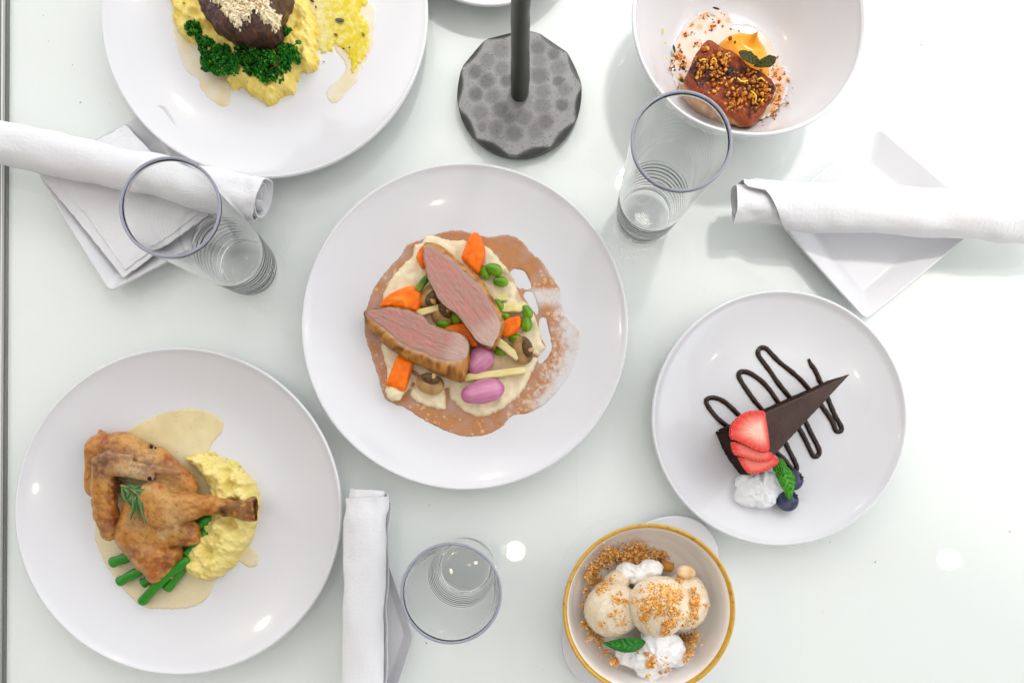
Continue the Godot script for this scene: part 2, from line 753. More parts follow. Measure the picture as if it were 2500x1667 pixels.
# ---------------------------------------------------------------- table
func table() -> void:
	var t := thing("dining_table", "white glass dining table laid with six dishes, metal strip along its left edge", "table", Vector3(0.05, -0.76, -0.1))
	var edge_top := q(SR, 16, 0, 0)
	var edge_bot := q(SR, 8, 1640, 0)
	var dir := (edge_bot - edge_top).normalized()
	var far := edge_top - dir * 0.25
	var near := edge_bot + dir * 0.35
	var out := Vector3(-dir.z, 0, dir.x)
	if out.x > 0: out = -out
	var right := 1.35
	# painted underside of the glass, in boards with hairline joints
	var paint_m := mat("white back paint", 0.55, 0.3, Color(0.812, 0.846, 0.826))
	var joints := [0.0, 342.0, 1410.0, 1963.0, 5000.0]
	for k in 4:
		var x0: float = q(SR, joints[k], 0, 0).x + 0.00003
		var x1: float = minf(q(SR, joints[k + 1], 0, 0).x - 0.00003, right)
		var m := MB.new()
		var ring := PackedVector3Array()
		var l0: Vector3 = far if k == 0 else Vector3(x0, 0, far.z)
		var l1: Vector3 = near if k == 0 else Vector3(x0, 0, near.z)
		for p in [l0, Vector3(x1, 0, far.z), Vector3(x1, 0, near.z), l1]:
			ring.append(p)
		var r0 := PackedVector3Array()
		var r1 := PackedVector3Array()
		for p in ring:
			r0.append(p + Vector3(0, -GAP, 0))
			r1.append(p + Vector3(0, -0.022, 0))
		m.loft([r1, r0], [Color.WHITE, Color.WHITE], true, true, true)
		part(t, "painted_panel", m, paint_m, 1, "", true)
	# clear glass sheet on top
	var pane := StandardMaterial3D.new()
	pane.resource_name = "table glass"
	pane.albedo_color = Color(0.93, 0.98, 0.95, 0.03)
	pane.transparency = BaseMaterial3D.TRANSPARENCY_ALPHA
	pane.roughness = 0.02
	var g := MB.new()
	for p in [far, Vector3(right, 0, far.z), Vector3(right, 0, near.z), near]:
		g.v.append(p)
		g.c.append(Color.WHITE)
	g.quad(0, 1, 2, 3)
	part(t, "glass_top", g, pane, 2)
	# edge: dark gasket, brushed strip, bright lip
	var strips := [["gasket", 0.0, 0.0018, -0.0006, Color(0.13, 0.135, 0.125), 0.5, 0.0], ["edge_strip", 0.0018, 0.0036, -0.0002, Color(0.45, 0.46, 0.47), 0.35, 0.9], ["edge_lip", 0.0036, 0.0048, 0.0002, Color(0.75, 0.78, 0.74), 0.4, 0.2]]
	for s in strips:
		var m := MB.new()
		var rings := []
		for e in [far, near]:
			var r := PackedVector3Array()
			for w in [[s[1], -0.03], [s[1], s[3]], [s[2], s[3]], [s[2], -0.03]]:
				r.append(e + out * w[0] + Vector3(0, w[1], 0))
			rings.append(r)
		m.loft(rings, [Color.WHITE, Color.WHITE], true, true, true)
		var sm := mat(s[0], s[5], 0.5, s[4])
		sm.metallic = s[6]
		relief(sm, tex_grain, 60.0, 0.02)
		part(t, s[0], m, sm, 1, "", true)
	var leg_m := mat("dark table legs", 0.5, 0.5, Color(0.03, 0.03, 0.03))
	for sx in [far.x + 0.06, right - 0.06]:
		for sz in [far.z + 0.06, near.z - 0.06]:
			part(t, "leg", box(Vector3(sx - 0.025, -0.76, sz - 0.025), Vector3(sx + 0.025, -0.03, sz + 0.025)), leg_m, 1, "", true)
	part(t, "apron", box(Vector3(far.x + 0.002, -0.03, far.z), Vector3(right, -0.0222, near.z)), leg_m, 1, "", true)
	# specks of dust on the glass
	var dust := MB.new()
	var grit := ball(Vector3.ZERO, Vector3.ONE, 6, 4, func(_d): return Color.WHITE)
	for k in 46:
		var p := q(SR, rng.randf_range(40, 2460), rng.randf_range(30, 1640), 0.0)
		var s := rng.randf_range(0.0002, 0.0005)
		dust.put(grit, Transform3D(Basis().scaled(Vector3(s * rng.randf_range(0.8, 2.0), s * 0.4, s)), p), mixc(Color(0.12, 0.12, 0.11), Color(0.45, 0.46, 0.45), rng.randf()))
	for w in [[1040, 1556], [1041, 1570], [195, 250], [2250, 108], [2467, 1298], [2138, 1372]]:
		dust.put(grit, Transform3D(Basis().scaled(Vector3(0.0011, 0.0002, 0.0009)), q(SR, w[0], w[1], 0)), Color(0.42, 0.46, 0.43))
	part(t, "dust", dust, mat("dust", 0.8), 1, "stuff")


# ---------------------------------------------------------------- crockery
func plate_y(r: float, R: float) -> float:
	var r0 := R * 0.56
	if r < r0:
		return 0.0062
	var t := clampf((r - r0) / (R - r0), 0.0, 1.05)
	return 0.0062 + 0.0185 * pow(t, 1.75)


func plate_prof(R: float) -> Array:
	var p := [Vector2(0.0005, 0.0030), Vector2(R * 0.50, 0.0030), Vector2(R * 0.52, 0.0002), Vector2(R * 0.545, 0.0), Vector2(R * 0.565, 0.0006)]
	for k in 14:
		var t := k / 14.0
		var r := lerpf(R * 0.60, R - 0.0006, t)
		p.append(Vector2(r, plate_y(r, R) - 0.0052 + 0.0012 * t))
	p.append_array([Vector2(R, 0.0222), Vector2(R + 0.0002, 0.0234), Vector2(R - 0.0004, 0.0245), Vector2(R - 0.0014, 0.0249), Vector2(R - 0.0027, 0.0244)])
	for k in 30:
		var r := (R - 0.0042) * (1.0 - k / 30.0)
		p.append(Vector2(maxf(r, 0.0005), plate_y(r, R)))
	p.append(Vector2(0.0003, 0.0062))
	return p


func base_plate(c: Vector3, R: float) -> Callable:
	return func(x: float, z: float) -> float: return plate_y(Vector2(x - c.x, z - c.z).length(), R)


var china: StandardMaterial3D
var c_duck: Vector3
var c_chicken: Vector3
var c_steak: Vector3
var c_cake: Vector3
var c_pork: Vector3
var c_ice: Vector3
const R_BIG := 0.1402
const R_CAKE := 0.1096
const R_ICE := 0.0707


func crockery() -> void:
	china = wet(mat("white glazed china", 0.25, 0.5, Color(0.705, 0.705, 0.73)), 0.6, 0.05)
	c_steak = q(SR, 644, 33, 0.0249)
	c_duck = q(SR, 1134, 796, 0.0249)
	c_chicken = q(SR, 433, 1248, 0.0249)
	c_cake = q(SR, 1905, 1020, 0.0249)
	for w in [[c_steak, R_BIG, "large round white plate under the steak and broccolini"], [c_duck, R_BIG, "large round white plate under the sliced duck breast"], [c_chicken, R_BIG, "large round white plate under the roast chicken"], [c_cake, R_CAKE, "smaller round white plate under the chocolate cake"]]:
		w[0].y = 0.0
		single("dinner_plate" if w[1] > 0.12 else "dessert_plate", lathe(plate_prof(w[1]), 192, w[0], Color.WHITE), china, w[2], "plate", "round white plates")
	var off := q(SR, 1195, -228, 0.03)
	off.y = 0.0
	single("dessert_plate", lathe(plate_prof(0.080), 128, off, Color.WHITE), china, "white plate beyond the hammered stand, nearly out of view", "plate", "round white plates")
	# deep bowl of the pork belly, a little fuller to the lower right
	c_pork = q(SR, 1828, 40, 0.07)
	c_pork.y = 0.0
	var bowl := [Vector2(0.0005, 0.004), Vector2(0.040, 0.004), Vector2(0.042, 0.0003), Vector2(0.046, 0.0), Vector2(0.0475, 0.001), Vector2(0.056, 0.010), Vector2(0.070, 0.026), Vector2(0.082, 0.046), Vector2(0.0895, 0.064), Vector2(0.0910, 0.0685), Vector2(0.0905, 0.0705), Vector2(0.0890, 0.0708), Vector2(0.0876, 0.0690)]
	var inner := [Vector2(0.0876, 0.0690), Vector2(0.0858, 0.063), Vector2(0.078, 0.046), Vector2(0.066, 0.0275), Vector2(0.054, 0.0150), Vector2(0.044, 0.0098), Vector2(0.030, 0.0082), Vector2(0.014, 0.0080), Vector2(0.0005, 0.0080)]
	var prof := rounded(bowl, 4)
	prof.append_array(rounded(inner, 5))
	var bulge := func(a: float, r: float, y: float) -> Vector2:
		var w := pow(maxf(0.0, cos(a - deg_to_rad(50.0))), 4.0) * 0.075 + pow(maxf(0.0, cos(a - deg_to_rad(215.0))), 4.0) * 0.02
		return Vector2(r * (1.0 + w * sstep(0.045, 0.09, r)), y + 0.003 * sstep(0.05, 0.09, r) * cos(a - deg_to_rad(-40.0)))
	single("deep_bowl", lathe(prof, 160, c_pork, Color.WHITE, bulge), china, "deep white bowl of pork belly with an uneven rim", "bowl")
	# dessert bowl with a mustard rim on an oval dish
	c_ice = q(SR, 1585, 1489, 0.05)
	c_ice.y = 0.0
	var ax := deg_to_rad(-50.0)
	var oval := func(a: float, r: float, y: float) -> Vector2:
		var e := 1.0 / sqrt(pow(cos(a - ax) / 1.20, 2.0) + pow(sin(a - ax) / 0.72, 2.0))
		return Vector2(r * e, y)
	single("oval_saucer", lathe([Vector2(0.0005, 0.001), Vector2(0.05, 0.001), Vector2(0.052, 0.0), Vector2(0.0715, 0.0085), Vector2(0.0728, 0.0098), Vector2(0.0722, 0.0108), Vector2(0.0705, 0.0108), Vector2(0.052, 0.0045), Vector2(0.0005, 0.0045)], 128, c_ice, Color.WHITE, oval), china, "oval white saucer under the mustard rimmed bowl", "saucer")
	var cream := lin(250, 245, 240)
	var speck := func(p: Vector3, k: int) -> Color:
		var d := nz(n_cell, p * Vector3(1, 1.6, 1), 500.0)
		var s := sstep(-0.93, -0.985, d) * sstep(0.0, 0.3, nz(n_big, p + Vector3(3, 0, 0)))
		return mixc(cream, lin(120, 80, 50), s * 0.9)
	var bw := thing("dessert_bowl", "round cream dessert bowl with mustard yellow rim, holding ice cream", "bowl", c_ice)
	var outer := rounded([Vector2(0.0005, 0.0075), Vector2(0.033, 0.0075), Vector2(0.034, 0.0048), Vector2(0.038, 0.0048), Vector2(0.040, 0.0065), Vector2(0.052, 0.013), Vector2(0.0635, 0.028), Vector2(0.0685, 0.0440), Vector2(0.0698, 0.0475)], 4)
	var rim := rounded([Vector2(0.0698, 0.0475), Vector2(0.0708, 0.0490), Vector2(0.0707, 0.0503), Vector2(0.0696, 0.0510), Vector2(0.0682, 0.0503), Vector2(0.0670, 0.0478)], 4)
	var ins := rounded([Vector2(0.0670, 0.0478), Vector2(0.0652, 0.043), Vector2(0.0625, 0.030), Vector2(0.0580, 0.0190), Vector2(0.0530, 0.0135), Vector2(0.046, 0.0112), Vector2(0.03, 0.0105), Vector2(0.0005, 0.0105)], 8)
	var glaze := wet(mat("cream glaze", 0.3, 0.5), 0.7, 0.06)
	part(bw, "outer_wall", lathe(outer, 160, c_ice, cream), glaze)
	var must := func(p: Vector3, _k: int) -> Color:
		return mixc(lin(205, 158, 40), lin(150, 92, 22), sstep(0.25, 0.75, nz(n_mid, p)) * 0.8 + 0.25 * nz(n_fine, p))
	part(bw, "mustard_rim", lathe(rim, 256, c_ice, must), glaze)
	part(bw, "inner_wall", lathe(ins, 320, c_ice, speck), glaze)
	# square side plates
	square("square white side plate under the folded cloth and napkin at the left", FU, [250, 670, 539, 514, 372, 234, 84, 396], 0.016)
	square("square white side plate with a raised rim, under the napkin at the right", SR, [2146, 310, 2409, 538, 2115, 781, 1883, 518], 0.016)
	square("square white side plate under the upright napkin beside the tumbler", SR, [1010, 1556, 930, 1325, 845, 1540, 930, 1790], 0.016)


func square(label: String, c: Array, uv: Array, h: float) -> void:
	var corners := []
	for i in range(0, 8, 2):
		corners.append(q(c, uv[i], uv[i + 1], h))
	var mid := Vector3.ZERO
	for p in corners:
		mid += p / 4.0
	var outline := PackedVector3Array()
	for k in 4:   # sides that bow a little, rounded corners
		var a: Vector3 = corners[(k + 3) % 4]
		var p: Vector3 = corners[k]
		var b: Vector3 = corners[(k + 1) % 4]
		var da := (a - p).normalized()
		var db := (b - p).normalized()
		var r := 0.006
		for i in 9:
			var t := i / 8.0
			outline.append((p + da * r).lerp(p, t).lerp(p.lerp(p + db * r, t), t))
		for i in range(1, 12):
			var t := i / 12.0
			outline.append((p + db * r).lerp(b - db * r, t) - (p + b - mid * 2.0).normalized() * sin(t * PI) * -0.0006)
	var prof := [[0.02, 0.002], [0.60, 0.002], [0.62, 0.0], [0.645, 0.0], [0.66, 0.001], [0.80, 0.0060], [0.985, 0.0130], [1.0, 0.0142], [1.0, 0.0155], [0.992, 0.0163], [0.978, 0.0160], [0.90, 0.0130], [0.76, 0.0082], [0.70, 0.0064], [0.66, 0.0057], [0.63, 0.0055], [0.30, 0.0055], [0.02, 0.0055]]
	var rings := []
	var cols := []
	for w in prof:
		var ring := PackedVector3Array()
		for p in outline:
			var e: Vector3 = mid + (p - mid) * w[0]
			ring.append(Vector3(e.x, w[1], e.z))
		rings.append(ring)
		cols.append(Color.WHITE)
	var m := MB.new()
	m.loft(rings, cols, true, true, true)
	single("square_plate", m, china, label, "plate", "square side plates")


# ---------------------------------------------------------------- linen
var cloth: StandardMaterial3D


func linen() -> void:
	cloth = mat("white linen", 0.9, 0.25, Color(0.78, 0.78, 0.80))
	cloth.rim_enabled = true
	cloth.rim = 0.3
	relief(cloth, tex_cloth, 40.0, 0.03)
	# folded cloth on the left side plate: two leaves
	var t := thing("folded_cloth", "folded white cloth lying on the left square plate under the napkin", "cloth", q(LN, 980, 760, 0.0165))
	var ly := [[[318, 552, 660, 960, 985, 1368, 1300, 1130, 1660, 845, 1330, 490, 1000, 150, 650, 350], 0.0165], [[428, 580, 715, 895, 1000, 1308, 1250, 1110, 1590, 835, 1300, 490, 1000, 200, 700, 380], 0.0178]]
	for l in ly:
		var y: float = l[1]
		var edge := PackedVector3Array()
		var pts := []
		for i in range(0, l[0].size(), 2):
			pts.append(q(LN, l[0][i], l[0][i + 1], y))
		edge = even(pts, 160, false)
		for i in edge.size():
			edge[i] += Vector3(nz(n_mid, edge[i]), 0, nz(n_mid, edge[i] + Vector3(1, 0, 0))) * 0.0008
		var mid := Vector3.ZERO
		for p in edge:
			mid += p / edge.size()
		var rings := []
		for w in [[1.0, 0.0], [1.004, 0.0006], [1.0, 0.0012], [0.985, 0.0013], [0.93, 0.0011], [0.925, 0.0014], [0.7, 0.0013], [0.4, 0.0013], [0.05, 0.0013]]:
			var ring := PackedVector3Array()
			for p in edge:
				var e: Vector3 = mid + (p - mid) * w[0]
				e.y = y + w[1] + (0.0007 * nz(n_big, e) if w[0] < 0.98 else 0.0)
				ring.append(e)
			rings.append(ring)
		var m := MB.new()
		m.loft(rings, rings.map(func(_r): return Color.WHITE), true, true, true)
		part(t, "cloth_leaf", m, cloth)
	roll("rolled white napkin across the folded cloth, running off the left edge", q(SR, -120, 317, 0.037), q(SR, 640, 486, 0.037), 0.0196, -1.0, 0.010, 0.9, 5)
	roll("rolled white napkin with an open spiral end beside the tall tumbler by the bowl", q(SR, 2640, 534, 0.038), q(SR, 1797, 493, 0.038), 0.0222, 1.0, 0.065, 0.85, 8)
	roll("rolled white napkin lying upright between the chicken plate and the tumbler", q(SR, 880, 1780, 0.0345), q(SR, 899, 1200, 0.0345), 0.0200, 1.0, 0.012, 0.8, 14)


func roll(label: String, a: Vector3, b: Vector3, R: float, hand: float, flap: float, squash: float, s: int) -> void:
	# a cloth wound into a loose spiral, with thickness; its far end at b shows the layers
	var turns := 2.6
	var M := 96
	var L := a.distance_to(b)
	var d := (b - a).normalized()
	var side := d.cross(Vector3.UP).normalized()
	var up := side.cross(d).normalized()
	var wn := noise(FastNoiseLite.TYPE_SIMPLEX, 26.0, 2, s)
	var cross := []   # Vector3(x, y, share of the winding)
	var thick := 0.0009
	for pass_ in 2:
		for i in M:
			var w := float(i) / (M - 1)
			if pass_ == 1: w = 1.0 - w
			var ang := hand * (TAU * turns * (w - 1.0)) + (-0.45 if hand > 0 else PI + 0.45)
			var r := R * lerpf(0.42, 1.0, pow(w, 0.8)) + (0.0 if pass_ == 0 else -thick)
			cross.append(Vector3(cos(ang) * r, sin(ang) * r, w))
	var rings := []
	var N := 110
	for k in N + 1:
		var t := float(k) / N
		t = 1.0 - pow(1.0 - t, 1.5)
		var ring := PackedVector3Array()
		for c in cross:
			var last := clampf((c.z * turns - (turns - 0.75)) / 0.75, 0.0, 1.0)
			var cut := flap * last + (0.014 * sstep(0.0, 0.06, last) if flap > 0.05 else 0.0) + 0.003 * sin(c.z * 9.0 + s) + 0.0015 * wn.get_noise_2d(c.z * 90.0, 3.0)
			var along := (L - cut) * t
			var p := Vector3(c.x, c.y, along)
			var wob: float = wn.get_noise_3d(c.x * 700.0, c.y * 700.0, along * 420.0) * 0.0022
			var near_end := sstep(0.05, 0.0, L - along)
			wob += wn.get_noise_3d(c.x * 1200.0 + 40.0, c.y * 1200.0, along * 800.0) * 0.003 * near_end
			var k2 := 1.0 + wob / R
			var sag := 0.0012 * wn.get_noise_1d(along * 300.0)
			ring.append(a + d * along + side * (c.x * k2 * (1.0 + near_end * 0.04) + sag) + up * c.y * k2 * squash)
		rings.append(ring)
	var m := MB.new()
	m.loft(rings, rings.map(func(_r): return Color.WHITE))
	for e in 2:   # close both ends between the two faces of the cloth
		var at := e * N * cross.size()
		for i in M - 1:
			m.quad(at + i, at + i + 1, at + cross.size() - 2 - i, at + cross.size() - 1 - i)
	single("rolled_napkin", m, cloth, label, "napkin", "rolled napkins", 1)


# ---------------------------------------------------------------- glasses
func glasses() -> void:
	var gm := StandardMaterial3D.new()
	gm.resource_name = "clear glass"
	gm.albedo_color = Color(0.996, 0.998, 1.0, 0.0)
	gm.transparency = BaseMaterial3D.TRANSPARENCY_ALPHA
	gm.refraction_enabled = true
	gm.refraction_scale = 0.05
	gm.roughness = 0.0
	var h := 0.143
	var outer := func(y: float) -> float:
		var r := 0.0254 + 0.0094 * pow((y - 0.004) / (h - 0.0056), 0.92)
		return r + (0.00034 * (sin(y / 0.0052 * TAU) - 0.6) * sstep(0.058, 0.045, y) if y > 0.008 and y < 0.058 else 0.0)
	var inner := func(y: float) -> float: return 0.0254 + 0.0094 * pow((y - 0.004) / (h - 0.0056), 0.92) - 0.0017 - 0.0014 * sstep(0.050, 0.012, y)
	var body := [Vector2(0.0005, 0.0015), Vector2(0.017, 0.0012), Vector2(0.021, 0.0006), Vector2(0.0238, 0.0006), Vector2(0.0250, 0.0018)]
	for k in 90:
		var y := lerpf(0.004, h - 0.0014, k / 89.0)
		body.append(Vector2(outer.call(y), y))
	for k in 40:
		var y := lerpf(h - 0.0014, 0.0125, k / 39.0)
		body.append(Vector2(inner.call(y), y))
	body.append_array([Vector2(0.0218, 0.0105), Vector2(0.0200, 0.0094), Vector2(0.014, 0.0088), Vector2(0.007, 0.0086), Vector2(0.0005, 0.0085)])
	var lip := []
	for k in 13:
		var e := TAU * k / 12.0
		lip.append(Vector2(0.03400 + cos(e) * 0.00105, h - 0.0009 + sin(e) * 0.0010))
	var lip_m := StandardMaterial3D.new()
	lip_m.resource_name = "glass lip"
	lip_m.albedo_color = Color(0.70, 0.71, 0.77, 0.6)
	lip_m.transparency = BaseMaterial3D.TRANSPARENCY_ALPHA
	lip_m.roughness = 0.26
	var where := [[413, 505, "empty clear tumbler standing beside the folded cloth at the left"], [1665, 343, "empty clear tumbler standing in front of the deep bowl"], [1101, 1449, "empty clear tumbler standing right of the upright napkin"]]
	for w in where:
		var p := q(SR, w[0], w[1], h)
		p.y = 0.0002
		var t := thing("tumbler", w[2], "glass", p, "clear ringed tumblers")
		part(t, "body", lathe(body, 128, p, Color.WHITE), gm)
		part(t, "lip", lathe(lip, 128, p, Color.WHITE), lip_m)


# ---------------------------------------------------------------- hammered stand
func candle_stand() -> void:
	var c := q(SR, 1268, 227, 0.010)
	c.y = 0.0
	var R := 0.0547
	var t := thing("candle_stand", "dark hammered iron stand with dimpled round foot and tall stem", "stand", c)
	var iron := mat("hammered iron", 0.42, 0.5)
	iron.metallic = 0.55
	relief(iron, tex_grain, 90.0, 0.022)
	var dents := []
	for w in [[525, 450, 95], [405, 555, 85], [295, 655, 80], [535, 630, 85], [400, 740, 90], [300, 860, 80], [455, 885, 85], [340, 1030, 85], [530, 1000, 90], [480, 1170, 85], [610, 1080, 65], [735, 1080, 85], [655, 1220, 90], [850, 1190, 95], [935, 1110, 90], [905, 970, 95], [1090, 960, 70], [910, 840, 85], [880, 690, 100], [1060, 620, 95], [1010, 490, 70], [880, 555, 85], [870, 430, 90], [1110, 820, 75], [1060, 740, 60], [580, 740, 70], [360, 1160, 55]]:
		dents.append([q(SD, w[0], w[1], 0.011), w[2] * 0.2678 * 0.000358 * 1.2])
	var facets := []
	for w in [[255, 1.0], [220, 1.0], [186, 1.1], [150, 1.0], [117, 1.0], [76, 1.1], [44, 1.0], [10, 1.0], [-24, 1.1], [-56, 1.1]]:
		facets.append(deg_to_rad(w[0]))
	var rings := []
	var cols := []
	var segs := 220
	for k in 75:
		var ring := PackedVector3Array()
		var cc := PackedColorArray()
		for i in segs:
			var a := TAU * i / segs
			var p: Vector3
			var col := Color(0.20, 0.195, 0.195)
			if k < 3:
				p = c + Vector3(cos(a), 0, sin(a)) * R * [0.02, 0.985, 1.0][k] + Vector3(0, [0.0, 0.0, 0.0022][k], 0)
				col = Color(0.06, 0.06, 0.06)
			else:
				var r := R * (1.0 - (k - 3) / 72.0)
				p = c + Vector3(cos(a), 0, sin(a)) * r
				var y := 0.0105 + 0.0015 * (1.0 - pow(r / R, 2.0))
				var low := 1.0
				for d in dents:
					var e: float = Vector2(p.x - d[0].x, p.z - d[0].z).length() / d[1]
					if e < 1.0:
						low = minf(low, lerpf(1.0, sstep(0.35, 1.0, e), 0.45 + 0.55 * fposmod(d[1] * 91234.0, 1.0)))
				y -= (1.0 - low) * 0.0014
				col = mixc(Color(0.13, 0.126, 0.126), Color(0.28, 0.275, 0.275), low)
				for fa in facets:   # flats hammered into the edge
					var e2: float = Vector2(p.x - c.x - cos(fa) * R * 1.6, p.z - c.z - sin(fa) * R * 1.6).length() / (R * 0.70)
					if e2 < 1.0:
						y = minf(y, 0.0114 - (1.0 - e2) * 0.0300)
						col = mixc(Color(0.16, 0.16, 0.157), Color(0.085, 0.085, 0.083), sstep(1.0, 0.93, e2))
				y += 0.00022 * nz(n_mid, p)
				p.y = maxf(y, 0.0025)
				col = mixc(col, Color(0.04, 0.038, 0.036), sstep(0.35, 0.7, nz(n_fine, p)) * 0.6)
			ring.append(p)
			cc.append(col)
		rings.append(ring)
		cols.append(cc)
	var m := MB.new()
	m.loft(rings, cols)
	part(t, "foot", m, iron)
	var path := []
	for k in 30:
		path.append(Vector3(c.x + 0.0004, 0.009 + 0.011 * k, c.z + 0.0005))
	var stem := tube(path, func(u): return lerpf(0.0083, 0.0068, minf(u * 2.6, 1.0)), 28, func(u, a): return mixc(Color(0.05, 0.052, 0.048), Color(0.13, 0.135, 0.12), 0.5 + 0.5 * sin(a * 3.0 + u * 4.0)))
	for i in stem.v.size():
		var p := stem.v[i]
		var out := Vector3(p.x - c.x, 0, p.z - c.z)
		stem.v[i] += out * (0.10 * nz(n_big, p) + 0.04 * nz(n_mid, p))
	part(t, "stem", stem, iron)
	part(t, "cup", lathe([Vector2(0.001, 0.325), Vector2(0.02, 0.326), Vector2(0.022, 0.36), Vector2(0.019, 0.36), Vector2(0.018, 0.332), Vector2(0.001, 0.332)], 40, c, Color(0.12, 0.12, 0.115)), iron)


# ---------------------------------------------------------------- shared food helpers
func thin_on(c: Color, share: float) -> Color:   # a film of sauce on white china: the thinner, the paler
	return mixc(lin(218, 218, 221), c, share)


func puddle(called: String, label: String, cat: String, outline: Area2, holes: Array, thick: float, edge: float, step: float, base: Callable, wob: float, col: Callable, material: Material) -> void:
	var top := func(x: float, z: float) -> float:
		var d := outline.sd(x, z)
		if d > -0.004:
			for h in holes:
				d = minf(d, -h.sd(x, z))
			d += wob * (n_mid.get_noise_2d(x * 1000.0, z * 1000.0) + 0.35 * n_fine.get_noise_2d(x * 1000.0, z * 1000.0))
		if d <= 0.0:
			return maxf(d * 0.8, -0.002)
		return thick * (1.0 - exp(-d / edge))
	single(called, field(outline.lo - Vector2.ONE * 0.003, outline.hi + Vector2.ONE * 0.003, step, top, base, col), material, label, cat, "", 2)


func crumb_shape(k: int) -> MB:   # a small uneven lump
	var r2 := RandomNumberGenerator.new()
	r2.seed = 77 + k
	return ball(Vector3.ZERO, Vector3.ONE, 6, 4, func(_d): return Color.WHITE, Basis(), func(d: Vector3): return 0.75 + 0.45 * absf(sin(d.x * 3.1 + k) * cos(d.z * 4.3 + d.y * 2.0 + k * 1.7)))


func scatter(m: MB, at: Vector3, r: float, cols: Array) -> void:
	var b := Basis.from_euler(Vector3(rng.randf() * TAU, rng.randf() * TAU, rng.randf() * TAU)).scaled(Vector3(1, 1, 1) * r)
	b = b * Basis().scaled(Vector3(rng.randf_range(0.7, 1.3), rng.randf_range(0.7, 1.2), rng.randf_range(0.7, 1.3)))
	m.put(crumb_shape(rng.randi() % 5), Transform3D(b, at), mixc(cols[rng.randi() % cols.size()], cols[rng.randi() % cols.size()], rng.randf()))


func leaf(c: Array, tip_uv: Array, h: float, width: float, teeth: int, sag: float, dark: Color, light: Color, bend := 0.0, curl := 0.0) -> MB:
	# a serrated leaf with veins: from its stalk to its tip, above a line of the picture at the height h
	var a := q(c, tip_uv[0], tip_uv[1], h)
	var b := q(c, tip_uv[2], tip_uv[3], h + sag)
	var d := b - a
	var side := d.cross(Vector3.UP).normalized()
	var m := MB.new()
	var nu := 60
	var nv := 20
	var rings := []
	var cols := []
	for s in 2:
		for i in (nu + 1):
			var t := float(i) / nu
			if s == 1: t = 1.0 - t
			var ring := PackedVector3Array()
			var cc := PackedColorArray()
			var tooth := 1.0 + (0.09 * (1.0 - fposmod(t * teeth, 1.0)) - 0.04 if teeth > 0 else 0.0)
			var w := width * pow(sin(PI * pow(t, 0.8)), 0.75) * tooth
			for j in nv + 1:
				var e := float(j) / nv * 2.0 - 1.0
				var vein := 0.0
				var ph := fposmod(t * 7.0 - absf(e) * 1.1, 1.0)
				vein = maxf(sstep(0.10, 0.0, absf(e)), sstep(0.16, 0.0, minf(ph, 1.0 - ph)) * 0.8)
				var puff := sin(ph * PI) * 0.00055 * (1.0 - absf(e)) * 2.0
				var p := a + d * t + side * (e * w + bend * sin(t * PI)) + Vector3.UP * (0.0035 * sin(t * PI) + absf(e) * width * 0.28 - curl * e * e * width + puff - vein * 0.0003)
				p.y += 0.0012 * nz(n_mid, p) - (0.0004 if s == 1 else 0.0)
				ring.append(p)
				cc.append(mixc(mixc(dark, light, 0.35 + 0.5 * nz(n_fine, p) + puff * 600.0), light, vein * 0.35))
			rings.append(ring)
			cols.append(cc)
	m.loft(rings, cols, false)
	return m


func arc_path(c: Array, uvh: Array, each := 6) -> Array:   # u, v, height triples to a smooth path
	var pts := []
	for i in range(0, uvh.size(), 3):
		pts.append(q(c, uvh[i], uvh[i + 1], uvh[i + 2]))
	return rounded(pts, each)


func whipped(lo: Vector3, hi: Vector3, blobs: Array, ridges: float, called: String, label: String, material: Material, tint: Color) -> void:
	# soft dollop: spheres joined, with piped ridges that turn round its axis
	lo = Vector3.ONE * 9.0
	hi = -lo
	for b in blobs:
		lo = lo.min(b[0] - Vector3.ONE * (b[1] + 0.004))
		hi = hi.max(b[0] + Vector3.ONE * (b[1] + 0.004))
	var mid := (lo + hi) / 2.0
	var f := func(p: Vector3) -> float:
		var d := 1.0
		for b in blobs:
			d = smin(d, p.distance_to(b[0]) - b[1], 0.004)
		var a := atan2(p.z - mid.z, p.x - mid.x)
		return d + ridges * sin(a * 9.0 + p.y * 500.0) * 0.9 + ridges * 2.4 * nz(n_mid, p * 0.9)
	single(called, nets(lo, hi, 0.0009, f, func(p): return mixc(tint, tint * 0.96, nz(n_mid, p))), material, label, "cream", "")


